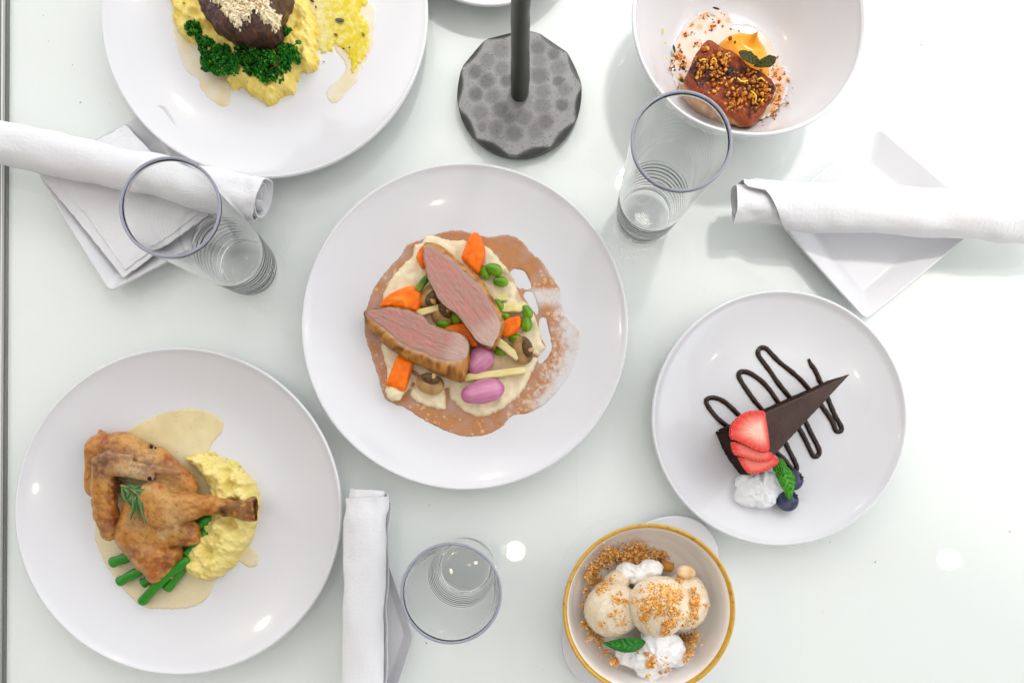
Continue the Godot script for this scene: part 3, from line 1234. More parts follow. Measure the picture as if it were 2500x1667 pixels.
# ---------------------------------------------------------------- duck breast
func duck_dish() -> void:
	var base := base_plate(c_duck, R_BIG)
	var outline := area(CE, [640, 102, 760, 88, 850, 112, 960, 132, 1090, 120, 1180, 160, 1250, 240, 1330, 310, 1400, 420, 1450, 500, 1458, 580, 1480, 640, 1510, 690, 1560, 740, 1590, 800, 1570, 920, 1520, 1060, 1440, 1180, 1330, 1290, 1200, 1345, 1120, 1358, 1050, 1430, 960, 1480, 840, 1500, 720, 1480, 600, 1430, 490, 1370, 400, 1310, 300, 1270, 240, 1220, 200, 1080, 150, 930, 110, 780, 122, 640, 150, 540, 200, 440, 290, 330, 360, 260, 400, 190, 480, 160, 540, 140], 0.008)
	var holes := [area(CE, [1110, 365, 1160, 350, 1210, 375, 1250, 455, 1240, 488, 1170, 480, 1130, 440], 0.008), area(CE, [1310, 695, 1350, 685, 1375, 790, 1392, 880, 1370, 950, 1310, 1000, 1300, 940, 1350, 880, 1310, 800], 0.008), area(CE, [1200, 520, 1260, 510, 1300, 620, 1290, 660, 1230, 590], 0.008)]
	var dense := lin(164, 98, 46)
	var thin := lin(196, 136, 82)
	var pale := lin(226, 214, 202)
	var fat := lin(228, 186, 134)
	var drops := []
	for k in 430:
		var u := 0.0
		var v := 0.0
		if k < 330:
			var ang := rng.randf_range(-0.75, 1.15)
			var rr := rng.randf_range(560, 760) * (1.0 - 0.08 * absf(ang))
			u = 830 + cos(ang) * rr
			v = 800 + sin(ang) * rr * 0.98
		else:
			var ang := rng.randf_range(1.2, 4.0)
			u = 800 + cos(ang) * rng.randf_range(560, 690)
			v = 800 + sin(ang) * rng.randf_range(560, 690)
		var p := q(CE, u, v, 0.008)
		drops.append([Vector2(p.x, p.z), absf(rng.randfn(0.0, 0.00065)) + 0.0004])
	var cellmap := {}
	for d in drops:
		var key := Vector2i((d[0] / 0.006).floor())
		for ox in [-1, 0, 1]:
			for oy in [-1, 0, 1]:
				var k2: Vector2i = key + Vector2i(ox, oy)
				if not cellmap.has(k2): cellmap[k2] = []
				cellmap[k2].append(d)
	var scol := func(p: Vector3, d: float) -> Color:
		var b := back(CE, p)
		var rim := sstep(0.0011, 0.0002, d)
		var c := mixc(dense, thin, 0.5 + 0.35 * nz(n_big, p) + 0.08 * nz(n_mid, p))
		c = mixc(c, dense, rim * 0.7)
		var far := sstep(1430.0, 1580.0, b.x + 60.0 * nz(n_mid, p))   # thin, foamy skirt on the right
		far = maxf(far, sstep(1200.0, 1290.0, b.x) * sstep(640.0, 560.0, b.y) * sstep(470.0, 520.0, b.y))
		var fr := b - Vector2(800, 790)
		if absf(fr.angle() - 0.22) < 0.75:
			far = maxf(far, sstep(600.0, 730.0, fr.length() + 70.0 * nz(n_mid, p) + 40.0 * nz(n_fine, p)) * sstep(0.75, 0.45, absf(fr.angle() - 0.22)))
		c = mixc(c, pale, far * 0.25)
		for w in cellmap.get(Vector2i((Vector2(p.x, p.z) / 0.006).floor()), []):
			var e: float = w[0].distance_to(Vector2(p.x, p.z)) / w[1]
			if e < 1.1:
				c = mixc(c, fat, sstep(1.1, 0.8, e) * 0.6)
		return thin_on(c, clampf(0.66 + 0.24 * sstep(0.0003, 0.0011, d) + 0.25 * nz(n_big, p) + rim * 0.12 - far * (0.72 - 0.4 * nz(n_fine, p)), 0.08, 0.96))
	var sauce := (wet(mat("brown sauce", 0.27, 0.22), 0.40, 0.05))
	puddle("sauce_puddle", "brown jus pooled around the white puree on the middle plate", "sauce", outline, holes, 0.0011, 0.0007, 0.00075, base, 0.0006, scol, sauce)
	# puree
	var pur := area(CE, [530, 108, 600, 122, 700, 146, 820, 150, 940, 185, 1010, 250, 1090, 345, 1150, 450, 1190, 540, 1270, 640, 1310, 760, 1330, 850, 1352, 880, 1315, 925, 1300, 975, 1250, 1080, 1190, 1190, 1080, 1290, 970, 1350, 880, 1366, 780, 1320, 705, 1250, 680, 1312, 560, 1300, 450, 1250, 395, 1200, 380, 1228, 290, 1264, 252, 1180, 262, 1080, 232, 950, 216, 850, 222, 700, 226, 560, 250, 480, 340, 340, 430, 250, 440, 178, 500, 170], 0.011)
	var cream := lin(236, 220, 182)
	var ptop := func(x: float, z: float) -> float:
		var d := pur.sd(x, z) + 0.0007 * n_mid.get_noise_2d(x * 1000.0, z * 1000.0)
		if d <= 0.0:
			return maxf(d, -0.002)
		var b := back(CE, Vector3(x, 0.010, z))
		var h := 0.0052 * (1.0 - exp(-d / 0.0016))
		h += 0.0013 * n_big.get_noise_2d(x * 1000.0 + 60.0, z * 700.0)
		var swirl := sin(b.distance_to(Vector2(830, 760)) * 0.024 + 2.0 * n_big.get_noise_2d(x * 800.0, z * 800.0))
		h += 0.0007 * swirl
		for crk in [[Vector2(672, 1180), Vector2(686, 1320), 26.0], [Vector2(380, 1235), Vector2(440, 1140), 22.0], [Vector2(440, 1050), Vector2(510, 1110), 16.0], [Vector2(1240, 940), Vector2(1330, 955), 14.0]]:
			var e := Geometry2D.get_closest_point_to_segment(b, crk[0], crk[1]).distance_to(b)
			h -= 0.0045 * sstep(crk[2], crk[2] * 0.3, e)
		if b.distance_to(Vector2(560, 850)) < 330.0 or b.distance_to(Vector2(1000, 620)) < 250.0:
			h -= 0.0008
		return h
	var pcol := func(p: Vector3, d: float) -> Color:
		var b := back(CE, p)
		var c := mixc(cream, lin(243, 230, 196), 0.5 + nz(n_mid, p))
		var st := sstep(0.0022, 0.0006, d) * 0.55
		st = maxf(st, 0.6 * sstep(0.05, 0.4, nz(n_big, p + Vector3(2, 0, 0))) * sstep(420.0, 250.0, b.distance_to(Vector2(980, 640))))
		st = maxf(st, 0.5 * sstep(300.0, 120.0, b.distance_to(Vector2(620, 640))))
		st = maxf(st, 0.5 * sstep(190.0, 90.0, b.distance_to(Vector2(1060, 980))))
		return mixc(c, lin(190, 145, 96), st)
	var pm := wet(mat("bean puree", 0.45, 0.22), 0.16, 0.2)
	relief(pm, tex_grain, 55.0, 0.02)
	single("puree", field(pur.lo - Vector2.ONE * 0.002, pur.hi + Vector2.ONE * 0.002, 0.0009, ptop, base, pcol), pm, "pale cream bean puree spread under the duck slices", "puree", "", 2)

	var veg := wet(mat("glazed carrot", 0.3, 0.22), 0.42, 0.08)
	relief(veg, tex_grain, 80.0, 0.012)
	var orange := lin(252, 126, 10)
	var deep := lin(236, 92, 4)
	var cc := func(p: Vector3, k: int) -> Color: 
		var c := mixc(orange, deep, 0.35 + 0.8 * nz(n_mid, p + Vector3(k, 0, 0)))
		if k == 2:
			var e: float = absf(back(CE, p).distance_to(Vector2(335, 610)) - 62.0)
			c = mixc(c, lin(255, 168, 60), sstep(12.0, 2.0, e) * 0.7)
		return c
	# carrot halves: outline, base height, thickness
	var cw := [
		[[860, 104, 890, 112, 920, 160, 936, 230, 932, 300, 905, 370, 885, 385, 840, 350, 780, 290, 775, 265, 800, 200, 830, 130], 0.012, 0.008, "upright wedge of orange carrot at the top of the duck dish"],
		[[510, 195, 525, 230, 530, 330, 505, 352, 475, 310, 463, 275, 480, 235], 0.012, 0.007, "small carrot wedge tucked behind the tip of the upper duck slice"],
		[[222, 600, 232, 570, 300, 520, 380, 485, 450, 470, 495, 500, 505, 560, 490, 620, 470, 648, 400, 640, 300, 622, 228, 622], 0.011, 0.011, "fat carrot half with its green stalk above the lower duck slice"],
		[[345, 945, 400, 960, 446, 985, 448, 1000, 420, 1090, 388, 1185, 330, 1175, 258, 1150, 262, 1130, 290, 1060, 320, 985], 0.011, 0.010, "cut carrot length below the lower duck slice"],
		[[655, 765, 700, 738, 770, 728, 830, 740, 890, 800, 915, 850, 905, 888, 840, 892, 790, 830, 720, 790], 0.011, 0.008, "carrot piece half hidden between the two duck slices"],
		[[1060, 715, 1110, 685, 1178, 678, 1185, 740, 1150, 795, 1090, 822, 1045, 805, 1040, 770], 0.012, 0.008, "carrot chunk between the green beans on the right of the duck"]]
	for k in cw.size():
		var w: Array = cw[k]
		var h0: float = w[1]
		var t: float = w[2]
		var edge := loop_of(CE, w[0], h0 + t * 0.5, 90)
		var mid := Vector3.ZERO
		for p in edge: mid += p / edge.size()
		var rings := []
		for s in [[0.96, 0.0], [1.0, 0.35], [0.985, 0.62], [0.93, 0.82], [0.83, 0.94], [0.65, 1.0], [0.4, 1.03], [0.02, 1.04]]:
			var ring := PackedVector3Array()
			for p in edge:
				var e: Vector3 = mid + (p - mid) * s[0]
				e.y = h0 + t * s[1] + 0.0007 * nz(n_mid, e)
				ring.append(e)
			rings.append(ring)
		var m := MB.new()
		m.loft(rings, paint(rings, func(p, _r): return cc.call(p, k)), true, true, true)
		var th := thing("carrot", w[3], "carrot", mid, "carrots on the duck dish")
		part(th, "flesh", m, veg)
		if k == 2:
			part(th, "stalk", tube(arc_path(CE, [470, 500, 0.019, 500, 462, 0.020, 530, 425, 0.020, 575, 395, 0.019]), func(u): return 0.0034 - 0.0006 * u, 14, func(u, a): return mixc(lin(150, 150, 50), lin(60, 110, 25), u * 2.0 + 0.2 * sin(a * 5.0))), veg)
		if k == 3:
			part(th, "puree_dab", ball(q(CE, 315, 1205, 0.015), Vector3(0.0078, 0.0045, 0.0062), 28, 16, func(_d): return cream, Basis(Vector3.UP, -0.4), func(d: Vector3): return 1.0 + 0.09 * sin(d.x * 5.0 + d.z * 4.0)), pm)
	# duck slices
	duck_slice("upper slice of pink duck breast with a thin crisp skin edge", [515, 183, 545, 178, 600, 205, 680, 262, 740, 312, 800, 372, 880, 442, 930, 512, 970, 582, 1008, 650, 1036, 720, 1034, 790, 1006, 860, 985, 895, 930, 880, 880, 850, 830, 780, 780, 710, 740, 660, 680, 620, 620, 560, 580, 480, 540, 400, 515, 300, 508, 230], [522, 156, 560, 152, 612, 168, 680, 215, 750, 285, 830, 352, 905, 415, 955, 495, 1002, 580, 1050, 665, 1072, 738, 1046, 806, 1010, 880, 985, 900, 930, 884, 878, 853, 827, 783, 777, 713, 737, 663, 677, 623, 616, 562, 576, 482, 536, 402, 511, 300, 505, 230], [[560, 260], [700, 450], [850, 620], [960, 790]], [0.026, 0.038], 0.014, 3)
	duck_slice("lower slice of pink duck breast showing its browned skin side", [118, 648, 150, 630, 220, 618, 320, 616, 420, 636, 500, 672, 560, 722, 620, 762, 670, 776, 740, 790, 800, 822, 824, 860, 822, 920, 800, 968, 740, 990, 680, 985, 600, 970, 520, 930, 440, 905, 370, 870, 300, 810, 230, 750, 170, 705, 130, 680], [100, 645, 145, 626, 220, 614, 320, 612, 420, 632, 502, 668, 562, 718, 622, 757, 672, 770, 742, 785, 804, 818, 828, 858, 828, 920, 826, 1010, 800, 1090, 768, 1118, 700, 1100, 600, 1062, 500, 1010, 420, 975, 330, 925, 240, 860, 150, 770, 108, 710], [[220, 680], [420, 760], [600, 860], [750, 890]], [0.028, 0.032], 0.012, 8)
	# green beans
	var bw := [[998, 360, 60, 0.35, 0.018], [935, 380, 48, 1.25, 0.0145], [1044, 442, 52, 0.15, 0.0155], [1030, 602, 44, 1.0, 0.019], [1068, 676, 40, 0.2, 0.016], [1224, 650, 50, 1.05, 0.0165], [1220, 732, 54, 1.5, 0.0165], [1148, 832, 46, 0.1, 0.0145], [735, 690, 48, 1.1, 0.015], [655, 735, 52, 0.0, 0.014], [1035, 920, 42, 0.4, 0.0135]]
	var green := wet(mat("shelled bean", 0.25, 0.22), 0.5, 0.08)
	var says := ["front bright green bean of the pair beside the top carrot", "bean half hidden behind the pair beside the top carrot", "round green bean just below the top carrot pair", "green bean against the skin of the upper duck slice", "small green bean above the right carrot chunk", "upper green bean of the two at the right edge of the puree", "lower green bean of the two at the right edge of the puree", "green bean beside the sliced mushroom", "green bean under the upper duck slice", "dark green bean between the two duck slices", "green bean hidden under the parsnip baton"]
	for k in bw.size():
		var w: Array = bw[k]
		var r: float = w[2] * 0.000124
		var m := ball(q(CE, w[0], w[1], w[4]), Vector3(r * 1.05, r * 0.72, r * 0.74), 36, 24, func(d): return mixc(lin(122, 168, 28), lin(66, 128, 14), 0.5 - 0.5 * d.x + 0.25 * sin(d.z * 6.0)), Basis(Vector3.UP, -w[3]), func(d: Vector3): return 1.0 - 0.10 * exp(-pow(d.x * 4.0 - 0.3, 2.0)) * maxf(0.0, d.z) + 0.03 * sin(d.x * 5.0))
		single("green_bean", m, green, says[k], "bean", "shelled green beans on the duck dish")
	# parsnip batons
	var pars := wet(mat("parsnip", 0.35, 0.22), 0.18, 0.15)
	relief(pars, tex_grain, 70.0, 0.012)
	var pw := [[470, 660, 690, 600, 0.0165, 25, "pale baton crossing between the two duck slices"], [1045, 622, 1190, 620, 0.0165, 34, "short pale baton among the green beans"], [1010, 840, 1165, 965, 0.0175, 30, "thick pale baton below the tip of the upper duck slice"], [795, 1098, 1215, 1045, 0.0175, 28, "long pale baton above the whole pink shallot"], [990, 560, 1085, 550, 0.0145, 24, "pale baton sunk in the puree beside the upper duck slice"]]
	for w in pw:
		var a := q(CE, w[0], w[1], w[4])
		var b := q(CE, w[2], w[3], w[4])
		var r: float = w[5] * 0.000124
		var d := (b - a).normalized()
		var side := d.cross(Vector3.UP)
		var m := MB.new()
		var rings := []
		for k in 14:
			var t := k / 13.0
			var ring := PackedVector3Array()
			var grow := 1.0 - 0.12 * t - (0.12 if k == 0 or k == 13 else 0.0)
			for i in 24:
				var e := TAU * i / 24
				var cx := signf(cos(e)) * pow(absf(cos(e)), 0.45)
				var sy := signf(sin(e)) * pow(absf(sin(e)), 0.45)
				var p := a.lerp(b, t) + side * cx * r * grow + Vector3.UP * sy * r * 0.85 * grow
				ring.append(p + Vector3.ONE * 0.0004 * nz(n_mid, p))
			rings.append(ring)
		m.loft(rings, paint(rings, func(p, _k): return mixc(lin(226, 208, 130), lin(238, 226, 172), 0.5 + nz(n_mid, p))), true, true, true)
		single("parsnip_baton", m, pars, w[6], "parsnip", "parsnip batons on the duck dish")
	# shallots
	var sh := wet(mat("pink shallot", 0.22, 0.22), 0.36, 0.06)
	for w in [[935, 1190, 150, 86, 0.0215, 0.22, "whole pink shallot lying on the puree"], [905, 975, 105, 90, 0.018, 0.75, "pink shallot half hidden under the lower duck slice"]]:
		var m := ball(q(CE, w[0], w[1], w[4]), Vector3(w[2], w[3] * 0.85, w[3]) * 0.000121, 64, 32, func(d): return mixc(mixc(lin(190, 108, 146), lin(220, 162, 186), 0.5 + 0.22 * sin(d.z * 5.0 + d.y * 2.0) + 0.08 * sin(d.z * 19.0) + 0.3 * n_mid.get_noise_3d(d.x * 4.0, d.y * 14.0, d.z * 14.0)), lin(172, 78, 128), sstep(0.55, 0.95, absf(d.x)) * 0.7), Basis(Vector3.UP, w[5]), func(d: Vector3): return 1.0 + 0.16 * sstep(0.5, 1.0, -d.x) - 0.05 * sstep(0.6, 1.0, d.x))
		single("shallot", m, sh, w[6], "shallot", "pink shallots on the duck dish")
	# mushrooms
	mushroom(Vector2(560, 1140), 0.018, 0.25, "browned mushroom half below the lower duck slice")
	mushroom(Vector2(1195, 910), 0.017, 1.35, "curved mushroom slice at the right of the pale batons")
	mushroom(Vector2(560, 540), 0.014, 2.3, "mushroom under the upper duck slice beside the carrot stalk")
	mushroom(Vector2(640, 665), 0.0125, 0.9, "mushroom slice in the gap between the duck slices")


func mushroom(uv: Vector2, h: float, turn: float, label: String) -> void:
	var at := q(CE, uv.x, uv.y, h)
	var o := thing("mushroom", label, "mushroom", at, "cooked mushrooms on the duck dish")
	var mm := wet(mat("mushroom", 0.35, 0.22), 0.45, 0.1)
	relief(mm, tex_grain, 80.0, 0.02)
	var b := Basis(Vector3.UP, -turn) * Basis(Vector3.RIGHT, 0.35)
	part(o, "cap", ball(at, Vector3(0.0125, 0.0062, 0.0095), 48, 28, func(d): return mixc(lin(186, 148, 96), lin(122, 84, 46), sstep(0.1, -0.5, d.z) + 0.3 * sin(d.x * 7.0) * d.y), b, func(d: Vector3): return 1.0 - 0.22 * exp(-pow(d.x * 2.6, 2.0)) * maxf(0.0, -d.z)), mm)
	part(o, "gills", ball(at + b * Vector3(0, 0.0030, -0.0050), Vector3(0.0082, 0.0040, 0.0052), 40, 20, func(d): return mixc(lin(62, 48, 30), lin(112, 84, 50), 0.5 + 0.5 * sin(d.x * 34.0)), b), mm)
	part(o, "stalk", ball(at + b * Vector3(0.0022, 0.0036, -0.0066), Vector3(0.0026, 0.0030, 0.0048), 24, 16, func(_d): return lin(196, 158, 106), b), mm)


func duck_slice(label: String, face: Array, skin: Array, spine_uv: Array, hs: Array, low: float, s: int) -> void:
	var hm: float = (hs[0] + hs[1]) / 2.0
	var n := 200
	var fe := loop_of(CE, face, hm, n)
	var se := loop_of(CE, skin, hm - 0.003, n)
	var spine := spine_uv.map(func(w): return q(CE, w[0], w[1], hm))
	var a: Vector3 = spine[0]
	var b: Vector3 = spine[spine.size() - 1]
	var ax := (b - a).normalized()
	var len := a.distance_to(b)
	var tilt := func(p: Vector3) -> float: return lerpf(hs[0], hs[1], clampf((p - a).dot(ax) / len, -0.2, 1.2))
	var lift := func(p: Vector3, t: float) -> Vector3:
		p.y = tilt.call(p) + 0.0006 * sstep(0.0, 0.2, t) + 0.0004 * nz(n_mid, p + Vector3(s, 0, 0))
		var f := Vector3((p - a).dot(ax), 0, (p - a).dot(ax.cross(Vector3.UP)))
		p.y += 0.00022 * n_ridge.get_noise_2d(f.x * 260.0 + s * 40.0, f.z * 1700.0)
		return p
	var steps := []
	for k in 34: steps.append(pow(k / 33.0, 1.1) * 0.995)
	var rings := cap_rings(fe, spine, steps, lift)
	var pink := lin(182, 134, 122)
	var rose := lin(196, 128, 120)
	var grey := lin(176, 142, 130)
	var fcol := func(p: Vector3, k: int) -> Color:
		var f := Vector3((p - a).dot(ax), 0, (p - a).dot(ax.cross(Vector3.UP)))
		var deep := sstep(0.0, 15.0, float(k))
		var c := mixc(grey, pink, deep * 0.95 + 0.4 * nz(n_mid, p))
		c = mixc(c, rose, sstep(0.0, 0.5, nz(n_big, p + Vector3(s, 0, 0)) + 0.25) * deep * 0.6)
		c = mixc(c, lin(206, 168, 160), sstep(0.25, 0.85, n_ridge.get_noise_2d(f.x * 700.0 + s * 40.0, f.z * 2600.0 + f.x * 500.0)) * 0.22)
		c = mixc(c, lin(128, 78, 74), sstep(-0.25, -0.7, n_ridge.get_noise_2d(f.x * 600.0 + 300.0, f.z * 2400.0 + f.x * 500.0)) * 0.18)
		return mixc(c, lin(205, 185, 172), sstep(0.82, 1.0, clampf((p - a).dot(ax) / len, 0.0, 1.2)) * 0.55)
	var o := thing("duck_slice", label, "duck slice", Vector3((a.x + b.x) / 2.0, low, (a.z + b.z) / 2.0), "sliced duck breast")
	var fm := wet(mat("pink duck flesh", 0.38, 0.25), 0.30, 0.14)
	relief(fm, tex_grain, 90.0, 0.018)
	var m := MB.new()
	m.loft(rings, paint(rings, fcol))
	part(o, "cut_face", m, fm, 2)
	# skin: rounds over from the face to its own edge and down
	var rr := []
	for w in [[0.0, 0.0, 0.0], [0.12, 0.0003, 0.0], [0.4, 0.0001, 0.0], [0.75, -0.0014, 0.0], [1.0, -0.004, 0.0], [1.04, -0.008, 0.3], [1.0, -0.014, 0.7], [0.9, -0.03, 1.0]]:
		var ring := PackedVector3Array()
		for i in n:
			var p: Vector3 = fe[i].lerp(se[i], w[0])
			var wide := fe[i].distance_to(se[i])
			var y: float = tilt.call(p) + w[1] * clampf(0.4 + wide / 0.010, 0.4, 1.3)
			p.y = maxf(y, low - 0.004)
			var bump := 0.0016 * nz(n_mid, p + Vector3(0, s, 0)) * sstep(0.001, 0.006, wide) * (1.0 if w[0] > 0.05 else 0.0)
			ring.append(p + Vector3(bump, bump * 1.2, bump))
		rr.append(ring)
	var skcol := func(p: Vector3, k: int) -> Color:
		var c := mixc(lin(202, 140, 66), lin(136, 78, 28), 0.45 + 0.9 * nz(n_mid, p + Vector3(s, 0, 0)))
		c = mixc(c, lin(92, 48, 20), sstep(0.2, 0.6, nz(n_fine, p)) * 0.45)
		var ridge := nz(n_big, p * 1.4 + Vector3(s, 3, 0))
		c = mixc(c, lin(214, 152, 74), sstep(0.0, 0.45, ridge) * 0.6)
		c = mixc(c, lin(104, 54, 20), sstep(-0.05, -0.45, ridge) * 0.55)
		return mixc(c, lin(216, 172, 128), 0.65) if k < 2 else c
	var sm := MB.new()
	sm.loft(rr, paint(rr, skcol))
	var skm := wet(mat("crisp duck skin", 0.4, 0.22), 0.40, 0.12)
	relief(skm, tex_grain, 60.0, 0.05)
	part(o, "crisp_skin", sm, skm, 1)


# ---------------------------------------------------------------- roast chicken
func chicken_dish() -> void:
	var base := base_plate(c_chicken, R_BIG)
	var gravy := area(CH, [440, 262, 560, 190, 700, 130, 850, 104, 950, 110, 1050, 150, 1100, 200, 1103, 235, 1085, 275, 1040, 320, 1005, 380, 1010, 430, 1100, 520, 1240, 800, 1270, 1020, 1310, 1062, 1342, 1125, 1330, 1178, 1265, 1190, 1190, 1150, 1070, 1260, 1042, 1290, 1012, 1370, 960, 1430, 860, 1470, 720, 1476, 560, 1460, 450, 1370, 345, 1240, 290, 1160, 240, 1050, 224, 900, 300, 700, 330, 400], 0.0075)
	var g0 := lin(218, 198, 138)
	var g1 := lin(232, 220, 180)
	var gcol := func(p: Vector3, d: float) -> Color:
		var b := back(CH, p)
		var c := mixc(g0, g1, 0.35 + 0.5 * nz(n_big, p) + sstep(260.0, 420.0, b.y) * sstep(600.0, 450.0, b.y) * 0.5)
		c = mixc(c, lin(222, 206, 168), sstep(850.0, 950.0, b.y) * 0.8)
		c = mixc(c, lin(206, 184, 124), sstep(0.0010, 0.0004, d) * 0.35)
		c = mixc(c, lin(120, 96, 60), sstep(0.66, 0.76, nz(n_fine, p * 0.4)) * 0.35)
		return thin_on(c, clampf(0.72 + 0.25 * sstep(0.0003, 0.0012, d) + 0.2 * nz(n_big, p), 0.3, 0.97))
	puddle("gravy_puddle", "pale gravy pooled round the roast chicken", "gravy", gravy, [], 0.0012, 0.0008, 0.0009, base, 0.0008, gcol, (wet(mat("gravy", 0.27, 0.25), 0.40, 0.05)))
	# mash
	mash("heap of pale yellow mashed potato beside the chicken drumstick", area(CH, [845, 440, 915, 405, 1000, 398, 1060, 425, 1110, 450, 1175, 470, 1230, 530, 1285, 580, 1315, 640, 1335, 720, 1330, 820, 1312, 900, 1300, 980, 1262, 1040, 1210, 1110, 1165, 1180, 1080, 1250, 990, 1280, 900, 1262, 846, 1215, 850, 1130, 870, 1050, 930, 960, 960, 880, 940, 800, 980, 720, 1000, 650, 990, 600, 930, 560, 890, 500], 0.012), base, 0.021, 0.018, 4, lin(228, 206, 116), lin(242, 226, 152), lin(190, 140, 84))
	# green beans under the chicken
	var bean_m := wet(mat("green bean skin", 0.28, 0.3), 0.4, 0.08)
	var bw := [
		[[335, 1160, 0.0125, 400, 1138, 0.0128, 480, 1108, 0.013, 600, 1060, 0.0125], 37, "short end of a green bean poking out left of the chicken"],
		[[384, 1292, 0.0122, 450, 1258, 0.0126, 550, 1205, 0.013, 680, 1140, 0.012], 35, "green bean second from the left under the chicken"],
		[[552, 1300, 0.0120, 600, 1272, 0.0122, 680, 1220, 0.0118], 34, "small green bean tip below the chicken point"],
		[[540, 1435, 0.0125, 600, 1368, 0.0145, 700, 1265, 0.017, 800, 1185, 0.0185, 872, 1128, 0.0185], 33, "long green bean lying across in front of the chicken"],
		[[712, 1345, 0.0120, 770, 1270, 0.0122, 830, 1190, 0.0122, 900, 1090, 0.0120], 34, "green bean leaning against the mash"],
		[[862, 1110, 0.0160, 920, 1030, 0.0175, 1000, 940, 0.0180], 36, "green bean between the chicken thigh and the mash"],
		[[945, 905, 0.0170, 985, 870, 0.0180, 1025, 850, 0.0170], 34, "end of a green bean under the drumstick"]]
	for w in bw:
		var r: float = w[1] * 0.000124
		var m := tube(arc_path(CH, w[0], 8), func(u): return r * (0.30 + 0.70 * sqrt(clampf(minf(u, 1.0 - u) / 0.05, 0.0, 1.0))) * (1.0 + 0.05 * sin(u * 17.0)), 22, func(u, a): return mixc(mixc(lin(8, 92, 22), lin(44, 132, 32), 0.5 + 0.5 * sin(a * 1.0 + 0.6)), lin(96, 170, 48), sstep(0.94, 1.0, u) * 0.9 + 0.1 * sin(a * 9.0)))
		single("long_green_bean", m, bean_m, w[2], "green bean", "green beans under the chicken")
	# the half chicken
	var k := 0.000124   # metres to a unit of the region
	var P := func(u: float, v: float, y: float) -> Vector3: return q(CH, u, v, y)
	var parts := []   # [a, b, ra, rb, blend]
	var body := [
		[P.call(270, 370, 0.018), P.call(420, 380, 0.022), 92 * k, 112 * k],
		[P.call(420, 380, 0.022), P.call(640, 480, 0.023), 112 * k, 112 * k],
		[P.call(640, 480, 0.023), P.call(850, 600, 0.020), 112 * k, 60 * k],
		[P.call(255, 400, 0.018), P.call(250, 620, 0.016), 92 * k, 92 * k],
		[P.call(250, 620, 0.016), P.call(330, 640, 0.016), 90 * k, 70 * k],
		[P.call(262, 262, 0.020), P.call(300, 330, 0.021), 14 * k, 50 * k],
		[P.call(640, 610, 0.022), P.call(880, 640, 0.021), 70 * k, 54 * k]]
	var thigh := [
		[P.call(540, 800, 0.022), P.call(500, 960, 0.021), 118 * k, 118 * k],
		[P.call(500, 960, 0.021), P.call(620, 1110, 0.021), 112 * k, 112 * k],
		[P.call(620, 1110, 0.021), P.call(640, 1230, 0.019), 108 * k, 66 * k],
		[P.call(640, 1230, 0.019), P.call(630, 1285, 0.0175), 60 * k, 20 * k],
		[P.call(620, 1110, 0.021), P.call(735, 1130, 0.020), 100 * k, 60 * k],
		[P.call(735, 1180, 0.018), P.call(745, 1255, 0.017), 45 * k, 18 * k],
		[P.call(660, 940, 0.022), P.call(860, 960, 0.022), 110 * k, 84 * k],
		[P.call(870, 920, 0.022), P.call(915, 990, 0.021), 60 * k, 36 * k],
		[P.call(440, 1000, 0.019), P.call(560, 1170, 0.018), 62 * k, 50 * k],
		[P.call(800, 1080, 0.018), P.call(830, 1150, 0.016), 30 * k, 14 * k]]
	var drum := [
		[P.call(640, 700, 0.031), P.call(700, 800, 0.030), 112 * k, 118 * k],
		[P.call(700, 800, 0.030), P.call(860, 770, 0.029), 122 * k, 96 * k],
		[P.call(860, 770, 0.029), P.call(1010, 762, 0.029), 96 * k, 58 * k],
		[P.call(1010, 762, 0.029), P.call(1110, 780, 0.0285), 58 * k, 52 * k],
		[P.call(1110, 780, 0.0285), P.call(1240, 800, 0.0280), 52 * k, 58 * k],
		[P.call(1240, 800, 0.0280), P.call(1310, 780, 0.0280), 62 * k, 46 * k],
		[P.call(1305, 745, 0.0285), P.call(1322, 755, 0.0280), 36 * k, 30 * k],
		[P.call(1290, 845, 0.0275), P.call(1330, 850, 0.0270), 32 * k, 22 * k]]
	var wing := [
		[P.call(275, 470, 0.0360), P.call(330, 440, 0.0390), 52 * k, 48 * k],
		[P.call(330, 440, 0.0390), P.call(470, 437, 0.0405), 42 * k, 18 * k],
		[P.call(320, 520, 0.0370), P.call(430, 520, 0.0390), 48 * k, 46 * k],
		[P.call(430, 520, 0.0390), P.call(590, 560, 0.0405), 46 * k, 40 * k],
		[P.call(420, 480, 0.0405), P.call(620, 515, 0.0420), 22 * k, 20 * k],
		[P.call(620, 515, 0.0420), P.call(790, 545, 0.0415), 26 * k, 22 * k],
		[P.call(270, 480, 0.0360), P.call(285, 640, 0.0310), 56 * k, 74 * k],
		[P.call(285, 640, 0.0310), P.call(305, 830, 0.0270), 78 * k, 76 * k],
		[P.call(305, 830, 0.0270), P.call(325, 950, 0.0240), 72 * k, 56 * k]]
	var groups := [[body, 0.004], [thigh, 0.0045], [drum, 0.0045], [wing, 0.003]]
	var boxes := []
	for g in groups:
		var lo := Vector3.ONE * 9.0
		var hi := -lo
		for s in g[0]:
			for e in 2:
				lo = lo.min(s[e] - Vector3.ONE * s[2 + e])
				hi = hi.max(s[e] + Vector3.ONE * s[2 + e])
		boxes.append([lo, hi])
	var gsd := func(p: Vector3, i: int) -> float:
		var bx: Array = boxes[i]
		var out: Vector3 = (bx[0] - p).max(p - bx[1]).max(Vector3.ZERO)
		if out.length() > 0.010:
			return out.length()
		var d := 1.0
		for s in groups[i][0]:
			d = smin(d, cone_sd(p, s[0], s[1], s[2], s[3]), groups[i][1])
		return d
